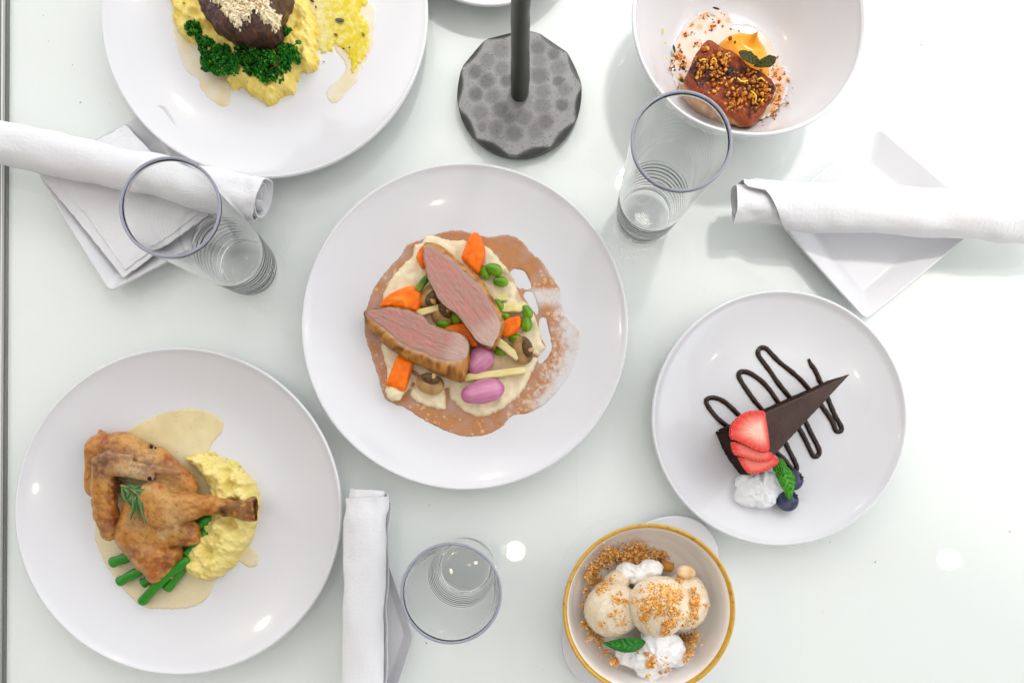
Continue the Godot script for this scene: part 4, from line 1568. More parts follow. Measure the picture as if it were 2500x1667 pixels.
	var f := func(p: Vector3) -> float:
		var s := Vector3(p.x, 0.0062 + (p.y - 0.0062) * 1.0, p.z)
		var d0: float = gsd.call(s, 0)
		var d1: float = gsd.call(s, 1)
		var d2: float = gsd.call(s, 2)
		var d3: float = gsd.call(s, 3)
		var d := smin(smin(d0, d1, 0.0012), smin(d2, d3, 0.0003), 0.0010)
		if absf(d) < 0.006:
			d -= 0.0007 * nz(n_mid, p * 0.8) + 0.0009 * nz(n_ridge, p * 1.1) * sstep(-0.1, 0.4, nz(n_big, p + Vector3(0, 0, 7))) + 0.00022 * nz(n_fine, p)
		return maxf(d, 0.0066 - p.y)
	var gold := lin(230, 168, 84)
	var amber := lin(210, 128, 38)
	var brown := lin(158, 82, 28)
	var gloss := lin(240, 206, 146)
	var spots := [   # u, v, radius, colour, weight
		[240, 420, 140, lin(226, 150, 58), 0.7], [300, 300, 70, lin(176, 88, 26), 0.55], [300, 350, 50, lin(190, 92, 20), 0.6], [640, 470, 150, lin(238, 186, 112), 0.8], [480, 330, 120, lin(236, 182, 104), 0.6], [720, 470, 60, lin(188, 96, 34), 0.75], [760, 520, 70, lin(180, 88, 30), 0.7], [610, 365, 24, lin(90, 40, 14), 0.8],
		[330, 430, 80, lin(150, 104, 80), 0.9], [260, 480, 70, lin(120, 92, 78), 0.9], [260, 560, 60, lin(140, 104, 84), 0.7], [450, 440, 60, lin(176, 128, 96), 0.7], [470, 545, 130, lin(228, 194, 148), 0.95], [600, 560, 80, lin(222, 188, 146), 0.95], [600, 505, 60, lin(140, 100, 90), 0.6], [740, 545, 90, lin(176, 120, 84), 0.7],
		[200, 640, 80, lin(224, 150, 54), 0.75], [340, 700, 60, lin(172, 84, 24), 0.8], [330, 860, 70, lin(158, 84, 34), 0.8], [300, 930, 70, lin(176, 128, 92), 0.6], [260, 780, 70, lin(206, 138, 70), 0.6], [370, 620, 40, lin(150, 72, 22), 0.7],
		[700, 640, 110, lin(236, 188, 118), 0.7], [780, 800, 120, lin(232, 182, 112), 0.8], [670, 640, 26, lin(226, 104, 56), 0.75], [860, 760, 70, lin(228, 158, 82), 0.6], [980, 720, 60, lin(216, 136, 58), 0.6], [1000, 810, 50, lin(196, 104, 30), 0.7],
		[500, 880, 90, lin(206, 160, 100), 0.7], [760, 910, 60, lin(236, 200, 140), 0.8], [660, 920, 50, lin(196, 120, 50), 0.5], [690, 970, 45, lin(240, 208, 146), 0.7], [640, 1120, 90, lin(196, 110, 44), 0.75], [580, 1060, 70, lin(216, 160, 96), 0.6], [720, 1160, 70, lin(150, 82, 34), 0.8], [620, 1240, 70, lin(206, 112, 52), 0.7], [880, 940, 70, lin(176, 112, 66), 0.8], [830, 1020, 60, lin(166, 96, 48), 0.7], [480, 1090, 60, lin(178, 122, 82), 0.7],
		[1130, 800, 60, lin(126, 78, 34), 0.9], [1100, 815, 30, lin(52, 26, 10), 0.95], [1200, 780, 70, lin(150, 104, 52), 0.9], [1290, 800, 70, lin(134, 88, 50), 0.9], [1315, 735, 40, lin(74, 48, 46), 0.85], [1320, 860, 36, lin(120, 62, 24), 0.85], [1230, 850, 40, lin(160, 116, 62), 0.8]]
	var col := func(p: Vector3) -> Color:
		var b := back(CH, p)
		var a := nz(n_mid, p)
		var c := mixc(gold, amber, 0.35 + 0.7 * nz(n_big, p) + 0.7 * a)
		for s in spots:
			var dx: float = b.x - s[0]
			var dy: float = b.y - s[1]
			var e: float = (dx * dx + dy * dy) / (s[2] * s[2])
			if e < 2.2:
				c = mixc(c, s[3], minf(1.0, s[4] * 1.25) * exp(-e * 1.25) * clampf(1.0 + 1.3 * a, 0.1, 1.3))
		c = mixc(c, brown, sstep(0.15, 0.6, nz(n_ridge, p * 0.8 + Vector3(0.3, 0, 0)) * 0.6 + 0.6 * a) * 0.4)
		c = mixc(c, brown, sstep(0.20, 0.65, nz(n_fine, p)) * 0.42)
		c = mixc(c, lin(112, 54, 16), sstep(0.35, 0.75, nz(n_fine, p * 1.7 + Vector3(0, 7, 0)) * 0.6 + 0.5 * a) * 0.5)
		return mixc(c, gloss, sstep(0.3, 0.7, nz(n_fine, p + Vector3(1, 1, 1))) * 0.18)
	var lo := q(CH, 130, 225, 0.03)
	var hi := q(CH, 1400, 1340, 0.0)
	var m := nets(Vector3(lo.x, 0.0050, lo.z), Vector3(hi.x, 0.054, hi.z), 0.00105, f, col)
	var skin := wet(mat("roast chicken skin", 0.36, 0.28), 0.5, 0.10)
	relief(skin, tex_pores, 70.0, 0.14)
	var o := thing("roast_chicken", "golden roast half chicken with folded wing and drumstick", "chicken", P.call(600, 800, 0.0062))
	part(o, "roasted_body", m, skin)
	var pep := mat("peppercorn", 0.6, 0.3, Color(0.016, 0.015, 0.016))
	for w in [[600, 583, 0.0462, 15], [612, 366, 0.0375, 12], [640, 374, 0.037, 7]]:
		part(o, "pepper_flake", ball(P.call(w[0], w[1], w[2]), Vector3(w[3] * k, w[3] * k * 0.6, w[3] * k * 1.1), 12, 8, func(_d): return Color.WHITE), pep)
	# rosemary
	var ros := thing("rosemary_sprig", "fresh rosemary sprig lying on the chicken thigh", "herb", P.call(500, 720, 0.036))
	var stem_path := arc_path(CH, [405, 630, 0.0385, 470, 652, 0.0405, 530, 700, 0.042, 575, 735, 0.0425], 6)
	part(ros, "stem", tube(stem_path, func(u): return 0.0011 - 0.0004 * u, 10, func(_u, _a): return lin(150, 140, 100)), mat("rosemary stem", 0.7, 0.25))
	var needles := [[410, 640, 430, 720, 480, 770], [420, 645, 455, 680, 440, 725], [440, 630, 480, 632, 510, 640], [455, 650, 500, 640, 545, 628], [470, 655, 560, 668, 655, 686], [480, 670, 490, 770, 468, 865], [500, 690, 505, 760, 530, 868], [515, 700, 545, 790, 578, 895], [520, 690, 580, 720, 645, 770], [500, 680, 540, 690, 590, 715], [490, 690, 470, 720, 480, 760], [540, 710, 580, 725, 610, 735], [530, 720, 545, 760, 575, 830], [510, 700, 500, 730, 520, 800]]
	var leaf_m := mat("rosemary leaf", 0.5, 0.3)
	for i in needles.size():
		var w: Array = needles[i]
		var path := arc_path(CH, [w[0], w[1], 0.0405, w[2], w[3], 0.0425 + 0.001 * sin(i * 1.7), w[4], w[5], 0.0395], 6)
		part(ros, "needle", tube(path, func(u): return 0.00125 * sin(PI * clampf(0.12 + u * 0.86, 0.0, 1.0)) + 0.0002, 8, func(u, a): return mixc(lin(46, 98, 42), lin(120, 158, 104), sstep(0.2, 1.0, sin(a + 0.5)) * 0.6 + 0.15 * sin(i * 2.0)), 0.55), leaf_m)


func mash(label: String, outline: Area2, base: Callable, height: float, width: float, s: int, dark: Color, light: Color, bits: Color) -> void:
	var sh := Vector3(s * 0.31, 0, s * 0.17)
	var top := func(x: float, z: float) -> float:
		var d := outline.sd(x, z)
		if d < -0.003:
			return -0.002
		var p := Vector3(x, 0, z) + sh
		d += 0.0022 * nz(n_mid, p) + 0.0006 * nz(n_fine, p)
		if d <= 0.0:
			return maxf(d, -0.002)
		var u := clampf(d / width, 0.0, 1.0)
		var dome := sqrt(1.0 - (1.0 - u) * (1.0 - u))
		var lump := 0.42 * nz(n_big, p) + 0.16 * nz(n_mid, p * 0.55) + 0.05 * nz(n_mid, p * 1.3 + Vector3.ONE)
		var fold := 0.16 * (nz(n_ridge, p * 0.30) - 0.1)
		return height * dome * clampf(0.80 + lump + fold, 0.15, 1.5) + 0.0001 * nz(n_fine, p)
	var col := func(p: Vector3, d: float) -> Color:
		var w := p + sh
		var c := mixc(dark, light, 0.5 + 0.7 * nz(n_mid, w) + 0.3 * nz(n_big, w))
		c = mixc(c, lin(214, 202, 92), sstep(0.1, 0.6, nz(n_big, w + Vector3(4, 0, 0))) * 0.35)
		return mixc(c, bits, sstep(0.45, 0.62, nz(n_mid, w * 1.7 + Vector3(0, 3, 0))) * 0.55)
	var mm := wet(mat("mashed potato", 0.4, 0.25), 0.3, 0.14)
	relief(mm, tex_grain, 45.0, 0.015)
	single("mashed_potato", field(outline.lo - Vector2.ONE * 0.003, outline.hi + Vector2.ONE * 0.003, 0.00105, top, base, col), mm, label, "mash", "mounds of mashed potato", 2)


# ---------------------------------------------------------------- steak
func steak_dish() -> void:
	var base := base_plate(c_steak, R_BIG)
	var broth := (wet(mat("thin jus", 0.27, 0.25), 0.4, 0.05))
	var bcol := func(p: Vector3, d: float) -> Color:
		var c := mixc(lin(228, 212, 168), lin(214, 188, 124), 0.35 + 0.5 * nz(n_big, p))
		return thin_on(c, clampf(0.42 + 0.3 * nz(n_big, p) + 0.25 * sstep(0.0003, 0.0006, d), 0.12, 0.9))
	puddle("jus_puddle", "thin tan jus spilling left of the broccolini", "sauce", area(ST, [170, 120, 190, 400, 250, 600, 320, 735, 430, 800, 455, 900, 560, 1020, 660, 1082, 735, 1072, 765, 980, 760, 880, 800, 700, 600, 300, 350, 100], 0.0075), [], 0.0006, 0.0005, 0.0009, base, 0.0007, bcol, broth)
	puddle("jus_puddle", "thin tan jus running below the yellow butter sauce", "sauce", area(ST, [1850, 300, 2120, 30, 2245, 60, 2250, 260, 2230, 440, 2160, 600, 2105, 710, 2065, 810, 1980, 905, 1885, 1020, 1805, 1050, 1740, 965, 1775, 868, 1880, 790, 1945, 690, 1920, 610, 1830, 480], 0.0085), [], 0.0006, 0.0005, 0.0009, base, 0.0006, bcol, broth)
	var ycol := func(p: Vector3, d: float) -> Color:
		var b := back(ST, p)
		var c := mixc(lin(240, 226, 140), lin(228, 206, 44), 0.42 + 1.3 * nz(n_mid, p) + 0.5 * nz(n_fine, p) + 0.4 * sstep(1780.0, 2000.0, b.x))
		return mixc(c, lin(246, 236, 196), sstep(1800.0, 1640.0, b.x) * 0.5)
	var ys := wet(mat("butter sauce", 0.3, 0.25), 0.35, 0.1)
	relief(ys, tex_grain, 50.0, 0.06)
	puddle("butter_sauce", "bright yellow butter sauce broken into curds beside the mash", "sauce", area(ST, [1380, -260, 1420, 0, 1600, 120, 1640, 300, 1660, 460, 1700, 530, 1810, 500, 1825, 430, 1890, 490, 1962, 560, 1985, 640, 2000, 760, 2030, 740, 2070, 670, 2140, 590, 2188, 450, 2195, 330, 2180, 220, 2110, 150, 2095, 60, 2130, 70, 2165, 40, 2150, -60, 2100, -260], 0.0085), [], 0.0020, 0.0012, 0.0009, base, 0.0016, ycol, ys)
	var herbs := [[1885, 205, 50, 22, 0.1, lin(84, 92, 92)], [1845, 352, 22, 12, 0.3, lin(126, 100, 44)], [2125, 350, 24, 13, 0.9, lin(120, 116, 70)], [1925, 496, 12, 9, 0.0, lin(96, 74, 40)], [1985, 485, 12, 10, 0.0, lin(110, 100, 70)], [1600, 6, 26, 12, 0.5, lin(70, 66, 50)], [1640, 70, 16, 9, 1.2, lin(110, 96, 60)], [1722, 632, 8, 6, 0.0, lin(110, 100, 70)], [285, 30, 16, 12, 0.2, lin(170, 140, 70)], [1415, 400, 18, 12, 0.6, lin(120, 90, 60)]]
	var says := ["large grey green herb flake in the butter sauce", "tan spice flake below the large herb flake", "pale herb flake near the right edge of the butter sauce", "brown pepper speck low in the butter sauce", "olive pepper speck beside the brown one", "dark herb flake at the top of the butter sauce", "thin herb flake between mash and butter sauce", "tiny speck on bare plate below the mash", "spice speck on the left edge of the mash", "spice speck on the mash right of the steak"]
	for i in herbs.size():
		var w: Array = herbs[i]
		var y := 0.0098 if i not in [8, 9, 7] else (0.0072 if i == 7 else 0.0175)
		single("herb_flake", ball(q(ST, w[0], w[1], y), Vector3(w[2], 8, w[3]) * 0.0000835, 14, 8, func(_d): return w[5], Basis(Vector3.UP, -w[4])), mat("herb", 0.6, 0.3), says[i], "herb", "herb flakes on the steak dish")
	mash("heap of yellow mashed potato under the steak and broccolini", area(ST, [180, -260, 168, 60, 182, 190, 212, 300, 275, 372, 400, 450, 470, 520, 600, 700, 702, 770, 722, 830, 790, 885, 880, 872, 922, 932, 1010, 972, 1080, 1012, 1130, 1052, 1205, 1042, 1290, 962, 1372, 940, 1412, 880, 1470, 722, 1590, 708, 1650, 640, 1652, 560, 1640, 470, 1660, 300, 1620, 150, 1560, 0, 1540, -260], 0.011), base, 0.0135, 0.012, 7, lin(232, 200, 84), lin(244, 226, 140), lin(204, 150, 70))
	broccolini()
	# beef fillet
	var hb := 0.017
	var edge := loop_of(ST, [640, 330, 690, 400, 760, 450, 860, 492, 1000, 528, 1120, 530, 1220, 538, 1285, 500, 1335, 420, 1352, 300, 1398, 190, 1428, 50, 1415, -100, 1250, -230, 900, -270, 680, -170, 600, 20, 600, 200], hb, 180)
	var mid := Vector3.ZERO
	for p in edge: mid += p / edge.size()
	var rings := []
	for s in [[0.90, 0.0], [0.985, 0.003], [1.015, 0.009], [1.03, 0.016], [1.025, 0.024], [1.01, 0.030], [0.985, 0.0335], [0.945, 0.0352], [0.84, 0.0358], [0.70, 0.0360], [0.60, 0.0362], [0.50, 0.0364], [0.40, 0.0364], [0.30, 0.0364], [0.2, 0.0364], [0.1, 0.0364], [0.01, 0.0364]]:
		for sub in 2:
			var ring := PackedVector3Array()
			for p in edge:
				var e: Vector3 = mid + (p - mid) * (s[0] - 0.03 * sub * (1.0 if s[1] > 0.033 else 0.0))
				e.y = hb + s[1] + sub * 0.0009
				var out := (p - mid).normalized()
				e += out * (0.0020 * nz(n_big, e) + 0.0012 * nz(n_mid, e)) * (1.0 if s[0] > 0.6 else 0.3)
				e.y += 0.0016 * nz(n_mid, e + Vector3(2, 0, 0)) + 0.0006 * nz(n_ridge, e)
				ring.append(e)
			rings.append(ring)
	var scol := func(p: Vector3, k: int) -> Color:
		var c := mixc(lin(92, 62, 54), lin(62, 42, 38), 0.5 + 0.8 * nz(n_mid, p))
		c = mixc(c, lin(128, 76, 56), sstep(0.1, 0.6, nz(n_big, p + Vector3(1, 5, 0))) * 0.6)
		c = mixc(c, lin(30, 20, 18), sstep(0.3, 0.65, nz(n_fine, p)) * 0.6)
		c = mixc(c, lin(118, 92, 84), sstep(0.35, 0.8, nz(n_ridge, p)) * 0.45)
		var fib := n_ridge.get_noise_2d(atan2(p.z - mid.z, p.x - mid.x) * 9.0, p.y * 2600.0)
		if k < 18: c = mixc(c, lin(126, 96, 90), sstep(0.1, 0.7, fib) * 0.4)
		else: c = mixc(c, lin(136, 74, 52), sstep(-0.1, 0.5, nz(n_mid, p * 0.8 + Vector3(6, 0, 0))) * 0.55)
		return mixc(c, lin(190, 120, 80), sstep(0.72, 0.8, nz(n_fine, p * 0.6 + Vector3(9, 0, 0))) * 0.8)
	var m := MB.new()
	m.loft(rings, paint(rings, scol), true, true, true)
	var beef := wet(mat("seared beef", 0.38, 0.3), 0.30, 0.12)
	relief(beef, tex_pores, 45.0, 0.05)
	single("beef_fillet", m, beef, "thick seared brown beef fillet topped with cream coloured shavings", "steak")
	# shaved horseradish
	var sh := MB.new()
	var area_s := area(ST, [470, -60, 640, 60, 680, 130, 760, 190, 830, 270, 870, 275, 880, 200, 960, 205, 985, 110, 1040, 160, 1100, 220, 1190, 250, 1215, 330, 1270, 190, 1200, 100, 1160, 20, 1160, -70, 900, -140, 600, -140], 0.054)
	var stop := func(x: float, z: float) -> float:
		var d := area_s.sd(x, z) - 0.0008 + 0.0034 * n_mid.get_noise_2d(x * 1500.0, z * 1500.0) + 0.0012 * n_fine.get_noise_2d(x * 1000.0, z * 1000.0)
		if d <= 0.0: return maxf(d, -0.002)
		return 0.0026 * (1.0 - exp(-d / 0.0009)) * (0.75 + 0.6 * n_mid.get_noise_2d(x * 2200.0, z * 2200.0)) + 0.0009 * n_ridge.get_noise_2d(x * 2400.0, z * 2400.0)
	sh.merge(field(area_s.lo - Vector2.ONE * 0.004, area_s.hi + Vector2.ONE * 0.004, 0.0008, stop, func(_x, _z): return 0.0534, func(p, _d): return mixc(mixc(lin(244, 232, 198), lin(232, 206, 152), 0.3 + 0.9 * nz(n_mid, p)), lin(190, 140, 84), sstep(0.35, 0.7, nz(n_big, p * 1.6)) * 0.5)))
	var n := 0
	while n < 240:
		var p := q(ST, rng.randf_range(470, 1270), rng.randf_range(-120, 330), 0.054)
		if area_s.sd(p.x, p.z) < 0.0006:
			continue
		n += 1
		p.y = 0.0545 + rng.randf_range(0.0, 0.0022)
		var a := rng.randf() * TAU
		var d := Vector3(cos(a), rng.randf_range(-0.15, 0.15), sin(a))
		var l := rng.randf_range(0.0010, 0.0028)
		var w := rng.randf_range(0.0004, 0.0011)
		var c := mixc(lin(246, 236, 206), lin(226, 200, 150), rng.randf() * rng.randf())
		if rng.randf() < 0.08: c = lin(205, 165, 105)
		var path := [p - d * l, p - d * l * 0.3 + Vector3.UP * 0.0009, p + d * l * 0.4 + Vector3(0.0004, 0.0007, -0.0004), p + d * l - Vector3.UP * 0.0003]
		sh.merge(tube(path, func(u): return w * (0.35 + 0.65 * sin(PI * clampf(u * 0.9 + 0.08, 0, 1))), 6, func(_u, _a): return c, 0.4))
	single("horseradish_shavings", sh, mat("shaved horseradish", 0.7, 0.25), "cream coloured horseradish shavings strewn on the beef fillet", "shavings", "", 0, "stuff")


func broccolini() -> void:
	var mm := mat("broccolini", 0.5, 0.3)
	var heads := [[395, 300, 66, 80, 0.0235, "small loose broccolini floret left of the beef"], [575, 500, 92, 150, 0.021, "broccolini floret tucked under the left corner of the beef"], [590, 645, 100, 200, 0.0195, "lower left broccolini floret on the mash"], [790, 655, 128, 300, 0.0225, "plump broccolini floret left of the middle below the beef"], [960, 560, 120, 180, 0.021, "broccolini floret in the shade under the beef"], [1010, 650, 110, 180, 0.0215, "broccolini floret in the middle below the beef"], [1180, 690, 135, 320, 0.0235, "largest broccolini floret at the lower right below the beef"], [1350, 600, 110, 210, 0.023, "broccolini floret at the right below the beef"], [690, 575, 100, 170, 0.0215, "broccolini floret between the left and middle clumps below the beef"], [1085, 570, 105, 160, 0.0215, "shaded broccolini floret close under the right half of the beef"], [490, 430, 62, 80, 0.0215, "small broccolini floret at the left end of the green row"], [1365, 350, 45, 40, 0.024, "tiny broccolini sprig beside the right side of the beef"]]
	var bud := ball(Vector3.ZERO, Vector3.ONE, 6, 5, func(_d): return Color.WHITE)
	for w in heads:
		var at := q(ST, w[0], w[1], w[4] - 0.007)
		var R: float = w[2] * 0.0000822 * 1.42
		var o := thing("broccolini", w[5], "broccolini", at, "broccolini florets under the steak")
		var m := MB.new()
		var st := MB.new()
		var lean := Vector3(rng.randf_range(-0.2, 0.2), 0, rng.randf_range(0.1, 0.5))
		var tufts := []
		for k in 22:
			var dir := Vector3(rng.randfn(), absf(rng.randfn()) * 0.9 + 0.15, rng.randfn()).normalized()
			tufts.append(at + (dir + lean * 0.4) * R * Vector3(0.72, 0.62, 0.72))
		for tf in tufts:
			st.merge(tube([at - Vector3.UP * 0.003, at.lerp(tf, 0.5), tf], func(u): return 0.0011 - 0.0005 * u, 6, func(_u, _a): return lin(56, 112, 38)))
		for k in int(w[3]) * 3:
			var tf: Vector3 = tufts[rng.randi() % tufts.size()]
			var dir := Vector3(rng.randfn(), absf(rng.randfn()) * 0.9, rng.randfn()).normalized()
			var r := rng.randf_range(0.0006, 0.00125)
			var p := tf + dir * R * 0.30 * pow(rng.randf(), 0.4)
			var shade := 0.5 + 0.5 * sin(tf.x * 9000.0 + tf.z * 7000.0)
			var c := mixc(lin(6, 52, 10), lin(34, 124, 26), rng.randf() * 0.5 + shade * 0.5)
			if rng.randf() < 0.14: c = lin(88, 150, 44)
			var tint := Basis.from_euler(Vector3(rng.randf() * 3, rng.randf() * 3, 0)).scaled(Vector3(r, r * rng.randf_range(1.0, 1.8), r))
			m.put(bud, Transform3D(tint, p), c)
		part(o, "buds", m, mm, 0, "stuff")
		part(o, "branches", st, mm, 0)
	for w in [[1350, 455, 1410, 462, 1462, 430, "curled broccolini bud on a thin stem right of the beef"], [1330, 510, 1390, 530, 1425, 495, "second broccolini bud on a thin stem right of the beef"]]:
		var o := thing("broccolini", w[6], "broccolini", q(ST, w[0], w[1], 0.020), "broccolini florets under the steak")
		part(o, "stem", tube(arc_path(ST, [w[0], w[1], 0.021, w[2], w[3], 0.023, w[4], w[5], 0.024]), func(_u): return 0.0005, 7, func(_u, _a): return lin(110, 140, 50)), mm)
		part(o, "bud", ball(q(ST, w[4], w[5], 0.0245), Vector3(0.0028, 0.0016, 0.0019), 14, 10, func(d): return mixc(lin(30, 96, 20), lin(90, 140, 50), 0.5 + 0.5 * sin(d.x * 8.0))), mm)


# ---------------------------------------------------------------- pork belly
func bowl_y(r: float) -> float:
	var t := [[0.0, 0.0080], [0.030, 0.0082], [0.044, 0.0098], [0.054, 0.0150], [0.066, 0.0275], [0.078, 0.046], [0.0876, 0.069]]
	for k in t.size() - 1:
		if r < t[k + 1][0]:
			return lerpf(t[k][1], t[k + 1][1], (r - t[k][0]) / (t[k + 1][0] - t[k][0]))
	return 0.069


func pork_bowl() -> void:
	var base := func(x: float, z: float) -> float: return bowl_y(Vector2(x - c_pork.x, z - c_pork.z).length()) + 0.0002
	# cream sauce in the bottom
	var wetm := (wet(mat("cream sauce", 0.27, 0.25), 0.4, 0.05))
	var oil := []
	for w in [[975, 222, 32], [1030, 172, 24], [1100, 168, 20], [748, 285, 28], [868, 222, 22], [805, 205, 20], [910, 130, 22], [1060, 215, 13], [918, 265, 13], [1505, 610, 50], [1595, 650, 20], [1500, 830, 46], [1480, 920, 34], [1520, 740, 40], [740, 520, 46], [690, 450, 36], [860, 360, 26], [720, 640, 22], [1390, 985, 16], [1385, 1030, 12]]:
		oil.append(w)
	var ccol := func(p: Vector3, d: float) -> Color:
		var b := back(BO, p)
		var c := mixc(lin(226, 214, 198), lin(222, 202, 176), 0.5 + 0.6 * nz(n_big, p))
		c = thin_on(c, clampf(0.6 + 0.5 * nz(n_big, p), 0.2, 0.95) * sstep(0.0001, 0.0009, d))
		for w in oil:
			var e: float = b.distance_to(Vector2(w[0], w[1])) / w[2]
			if e < 1.6:
				c = mixc(c, lin(232, 160, 84), sstep(1.55, 0.7, e) * 0.6)
		return c
	puddle("cream_sauce", "pale cream sauce in the bottom of the deep bowl", "sauce", area(BO, [1000, 70, 1100, 90, 1150, 170, 1290, 180, 1420, 270, 1490, 400, 1540, 520, 1585, 620, 1560, 780, 1500, 900, 1400, 1000, 1250, 1040, 900, 900, 700, 740, 640, 560, 650, 420, 720, 260, 820, 140, 900, 90], 0.012), [], 0.0010, 0.0009, 0.0009, base, 0.0009, ccol, wetm)
	# orange puree with its pulled peak
	var pu := area(BO, [1035, 335, 1070, 285, 1130, 248, 1200, 228, 1270, 232, 1350, 265, 1420, 335, 1455, 420, 1470, 520, 1462, 600, 1400, 660, 1250, 640, 1120, 560, 1050, 460], 0.022)
	var top_at := q(BO, 1330, 262, 0.034)
	var ptop := func(x: float, z: float) -> float:
		var d := pu.sd(x, z)
		if d <= 0.0: return maxf(d, -0.0024)
		var u := clampf(d / 0.018, 0.0, 1.0)
		var e := Vector2(x - top_at.x, z - top_at.z - 0.002).length()
		return 0.021 * sqrt(1.0 - (1.0 - u) * (1.0 - u)) + 0.010 * exp(-pow(e / 0.0030, 1.3)) + 0.0012 * sin(Vector2(x - top_at.x, z - top_at.z).length() * 330.0 + 1.0) * u
	var om := wet(mat("orange puree", 0.28, 0.3), 0.35, 0.1)
	single("orange_puree", field(pu.lo - Vector2.ONE * 0.002, pu.hi + Vector2.ONE * 0.002, 0.0008, ptop, base, func(p, _d): return mixc(lin(246, 158, 26), lin(250, 182, 66), 0.35 + 0.5 * nz(n_big, p) + sstep(0.030, 0.040, p.y) * 0.4)), om, "smooth orange puree dollop with a pulled peak behind the pork belly", "puree", "", 2)
	# pork block
	var ht := 0.040
	var top := loop_of(BO, [942, 316, 1000, 340, 1060, 375, 1130, 405, 1190, 442, 1262, 520, 1330, 555, 1400, 592, 1460, 640, 1502, 690, 1492, 745, 1452, 830, 1405, 905, 1340, 975, 1290, 1022, 1240, 1000, 1170, 950, 1100, 900, 1000, 840, 900, 780, 820, 712, 758, 640, 790, 560, 822, 480, 860, 410, 900, 350], ht, 200)
	var mid := Vector3.ZERO
	for p in top: mid += p / top.size()
	var rings := []
	for s in [[0.90, 0.009], [0.96, 0.011], [1.0, 0.018], [0.975, 0.024], [1.005, 0.030], [1.0, 0.0350], [0.985, 0.0382], [0.96, 0.0398], [0.92, 0.0405]]:
		var ring := PackedVector3Array()
		for p in top:
			var e: Vector3 = mid + (p - mid) * s[0]
			e.y = maxf(s[1], bowl_y(Vector2(e.x - c_pork.x, e.z - c_pork.z).length()) + 0.0004)
			var out := (p - mid).normalized()
			e += out * (0.0014 * nz(n_mid, e) + 0.0006 * nz(n_fine, e))
			ring.append(e)
		rings.append(ring)
	for k in 40:
		var s := 0.90 * (1.0 - k / 40.0) + 0.004
		var ring := PackedVector3Array()
		for p in top:
			var e := mid + (p - mid) * s
			e.y = 0.0408 + 0.0012 * nz(n_mid, e) + 0.0011 * nz(n_big, e) + 0.0004 * nz(n_ridge, e)
			ring.append(e)
		rings.append(ring)
	var a0 := q(BO, 850, 560, ht)
	var ax := (q(BO, 1400, 820, ht) - a0).normalized()
	var acx := ax.cross(Vector3.UP)
	var pc := func(p: Vector3, k: int) -> Color:
		if k < 5:
			var lay := sin(p.y * 900.0 + 2.0 * nz(n_big, p))
			return mixc(mixc(lin(206, 128, 74), lin(238, 196, 140), 0.5 + 0.5 * lay), lin(150, 70, 34), 0.3 + 0.5 * nz(n_mid, p))
		var across := absf((p - mid).dot(acx)) / 0.020
		var c := mixc(lin(124, 46, 24), lin(160, 76, 38), 0.35 + 0.6 * nz(n_mid, p) + 0.35 * sstep(0.55, 1.0, across))
		var dark := sstep(-0.05, 0.35, nz(n_big, p + Vector3(0, 0, 3)) + 0.45 - 0.75 * across)
		c = mixc(c, lin(58, 22, 14), dark * 0.9)
		c = mixc(c, lin(224, 140, 76), sstep(0.35, 0.7, nz(n_fine, p)) * 0.35)
		return c
	var m := MB.new()
	m.loft(rings, paint(rings, pc), true, true, true)
	var pm := wet(mat("glazed pork", 0.3, 0.25), 0.22, 0.1)
	relief(pm, tex_grain, 70.0, 0.05)
	single("pork_belly", m, pm, "glazed reddish brown block of pork belly in the deep bowl", "pork")
	# crumbs
	var crm := mat("fried crumbs", 0.55, 0.3)
	var tones := [lin(206, 138, 46), lin(176, 96, 26), lin(224, 164, 78), lin(140, 66, 20)]
	var on := MB.new()
	for w in [[1050, 460, 70, 20], [980, 545, 110, 46], [880, 520, 40, 8], [1090, 500, 50, 14], [870, 625, 45, 10], [1010, 600, 50, 14], [1300, 620, 60, 20], [1360, 680, 60, 20], [1420, 700, 60, 18], [1240, 650, 60, 12], [1265, 780, 70, 26], [1150, 790, 70, 22], [1200, 830, 80, 24], [1380, 790, 60, 16], [1440, 780, 40, 10], [1110, 880, 50, 12], [1340, 860, 40, 6], [1000, 720, 40, 8], [910, 390, 20, 4], [830, 490, 30, 5], [1130, 660, 50, 10], [1030, 660, 60, 10]]:
		for k in w[3]:
			var r := absf(rng.randfn(0.0, 0.00045)) + 0.0005
			scatter(on, q(BO, w[0] + rng.randfn() * w[2] * 0.5, w[1] + rng.randfn() * w[2] * 0.5, 0.0420 + rng.randf() * 0.0014), r * 1.25, tones)
	single("crumb_topping", on, crm, "golden brown crumbs strewn over the pork belly", "crumbs", "", 1, "stuff")
	var by := MB.new()
	for w in [[975, 225, 24, 8, 1.5], [1030, 175, 14, 3, 1.2], [930, 120, 34, 8, 0.9], [890, 132, 20, 5, 0.9], [1055, 120, 18, 4, 0.8], [748, 290, 20, 6, 1.2], [805, 268, 18, 4, 0.9], [805, 205, 16, 4, 0.9], [1060, 216, 4, 1, 1.2], [918, 265, 4, 1, 1.1], [700, 450, 50, 26, 1.1], [740, 525, 46, 24, 1.1], [650, 545, 30, 10, 1.0], [720, 640, 20, 6, 1.0], [690, 710, 8, 2, 0.8], [1490, 560, 40, 12, 1.0], [1505, 620, 42, 16, 1.3], [1595, 650, 18, 5, 1.0], [1520, 720, 40, 16, 1.1], [1560, 600, 14, 3, 0.8], [1500, 840, 50, 26, 1.2], [1480, 920, 34, 14, 1.1], [1590, 840, 22, 5, 0.9], [1475, 970, 14, 4, 0.8], [1390, 985, 16, 5, 0.9], [1385, 1030, 10, 3, 0.9], [1330, 1018, 6, 1, 0.8], [1195, 252, 8, 2, 0.8], [1630, 725, 6, 1, 0.9], [860, 365, 24, 8, 1.0]]:
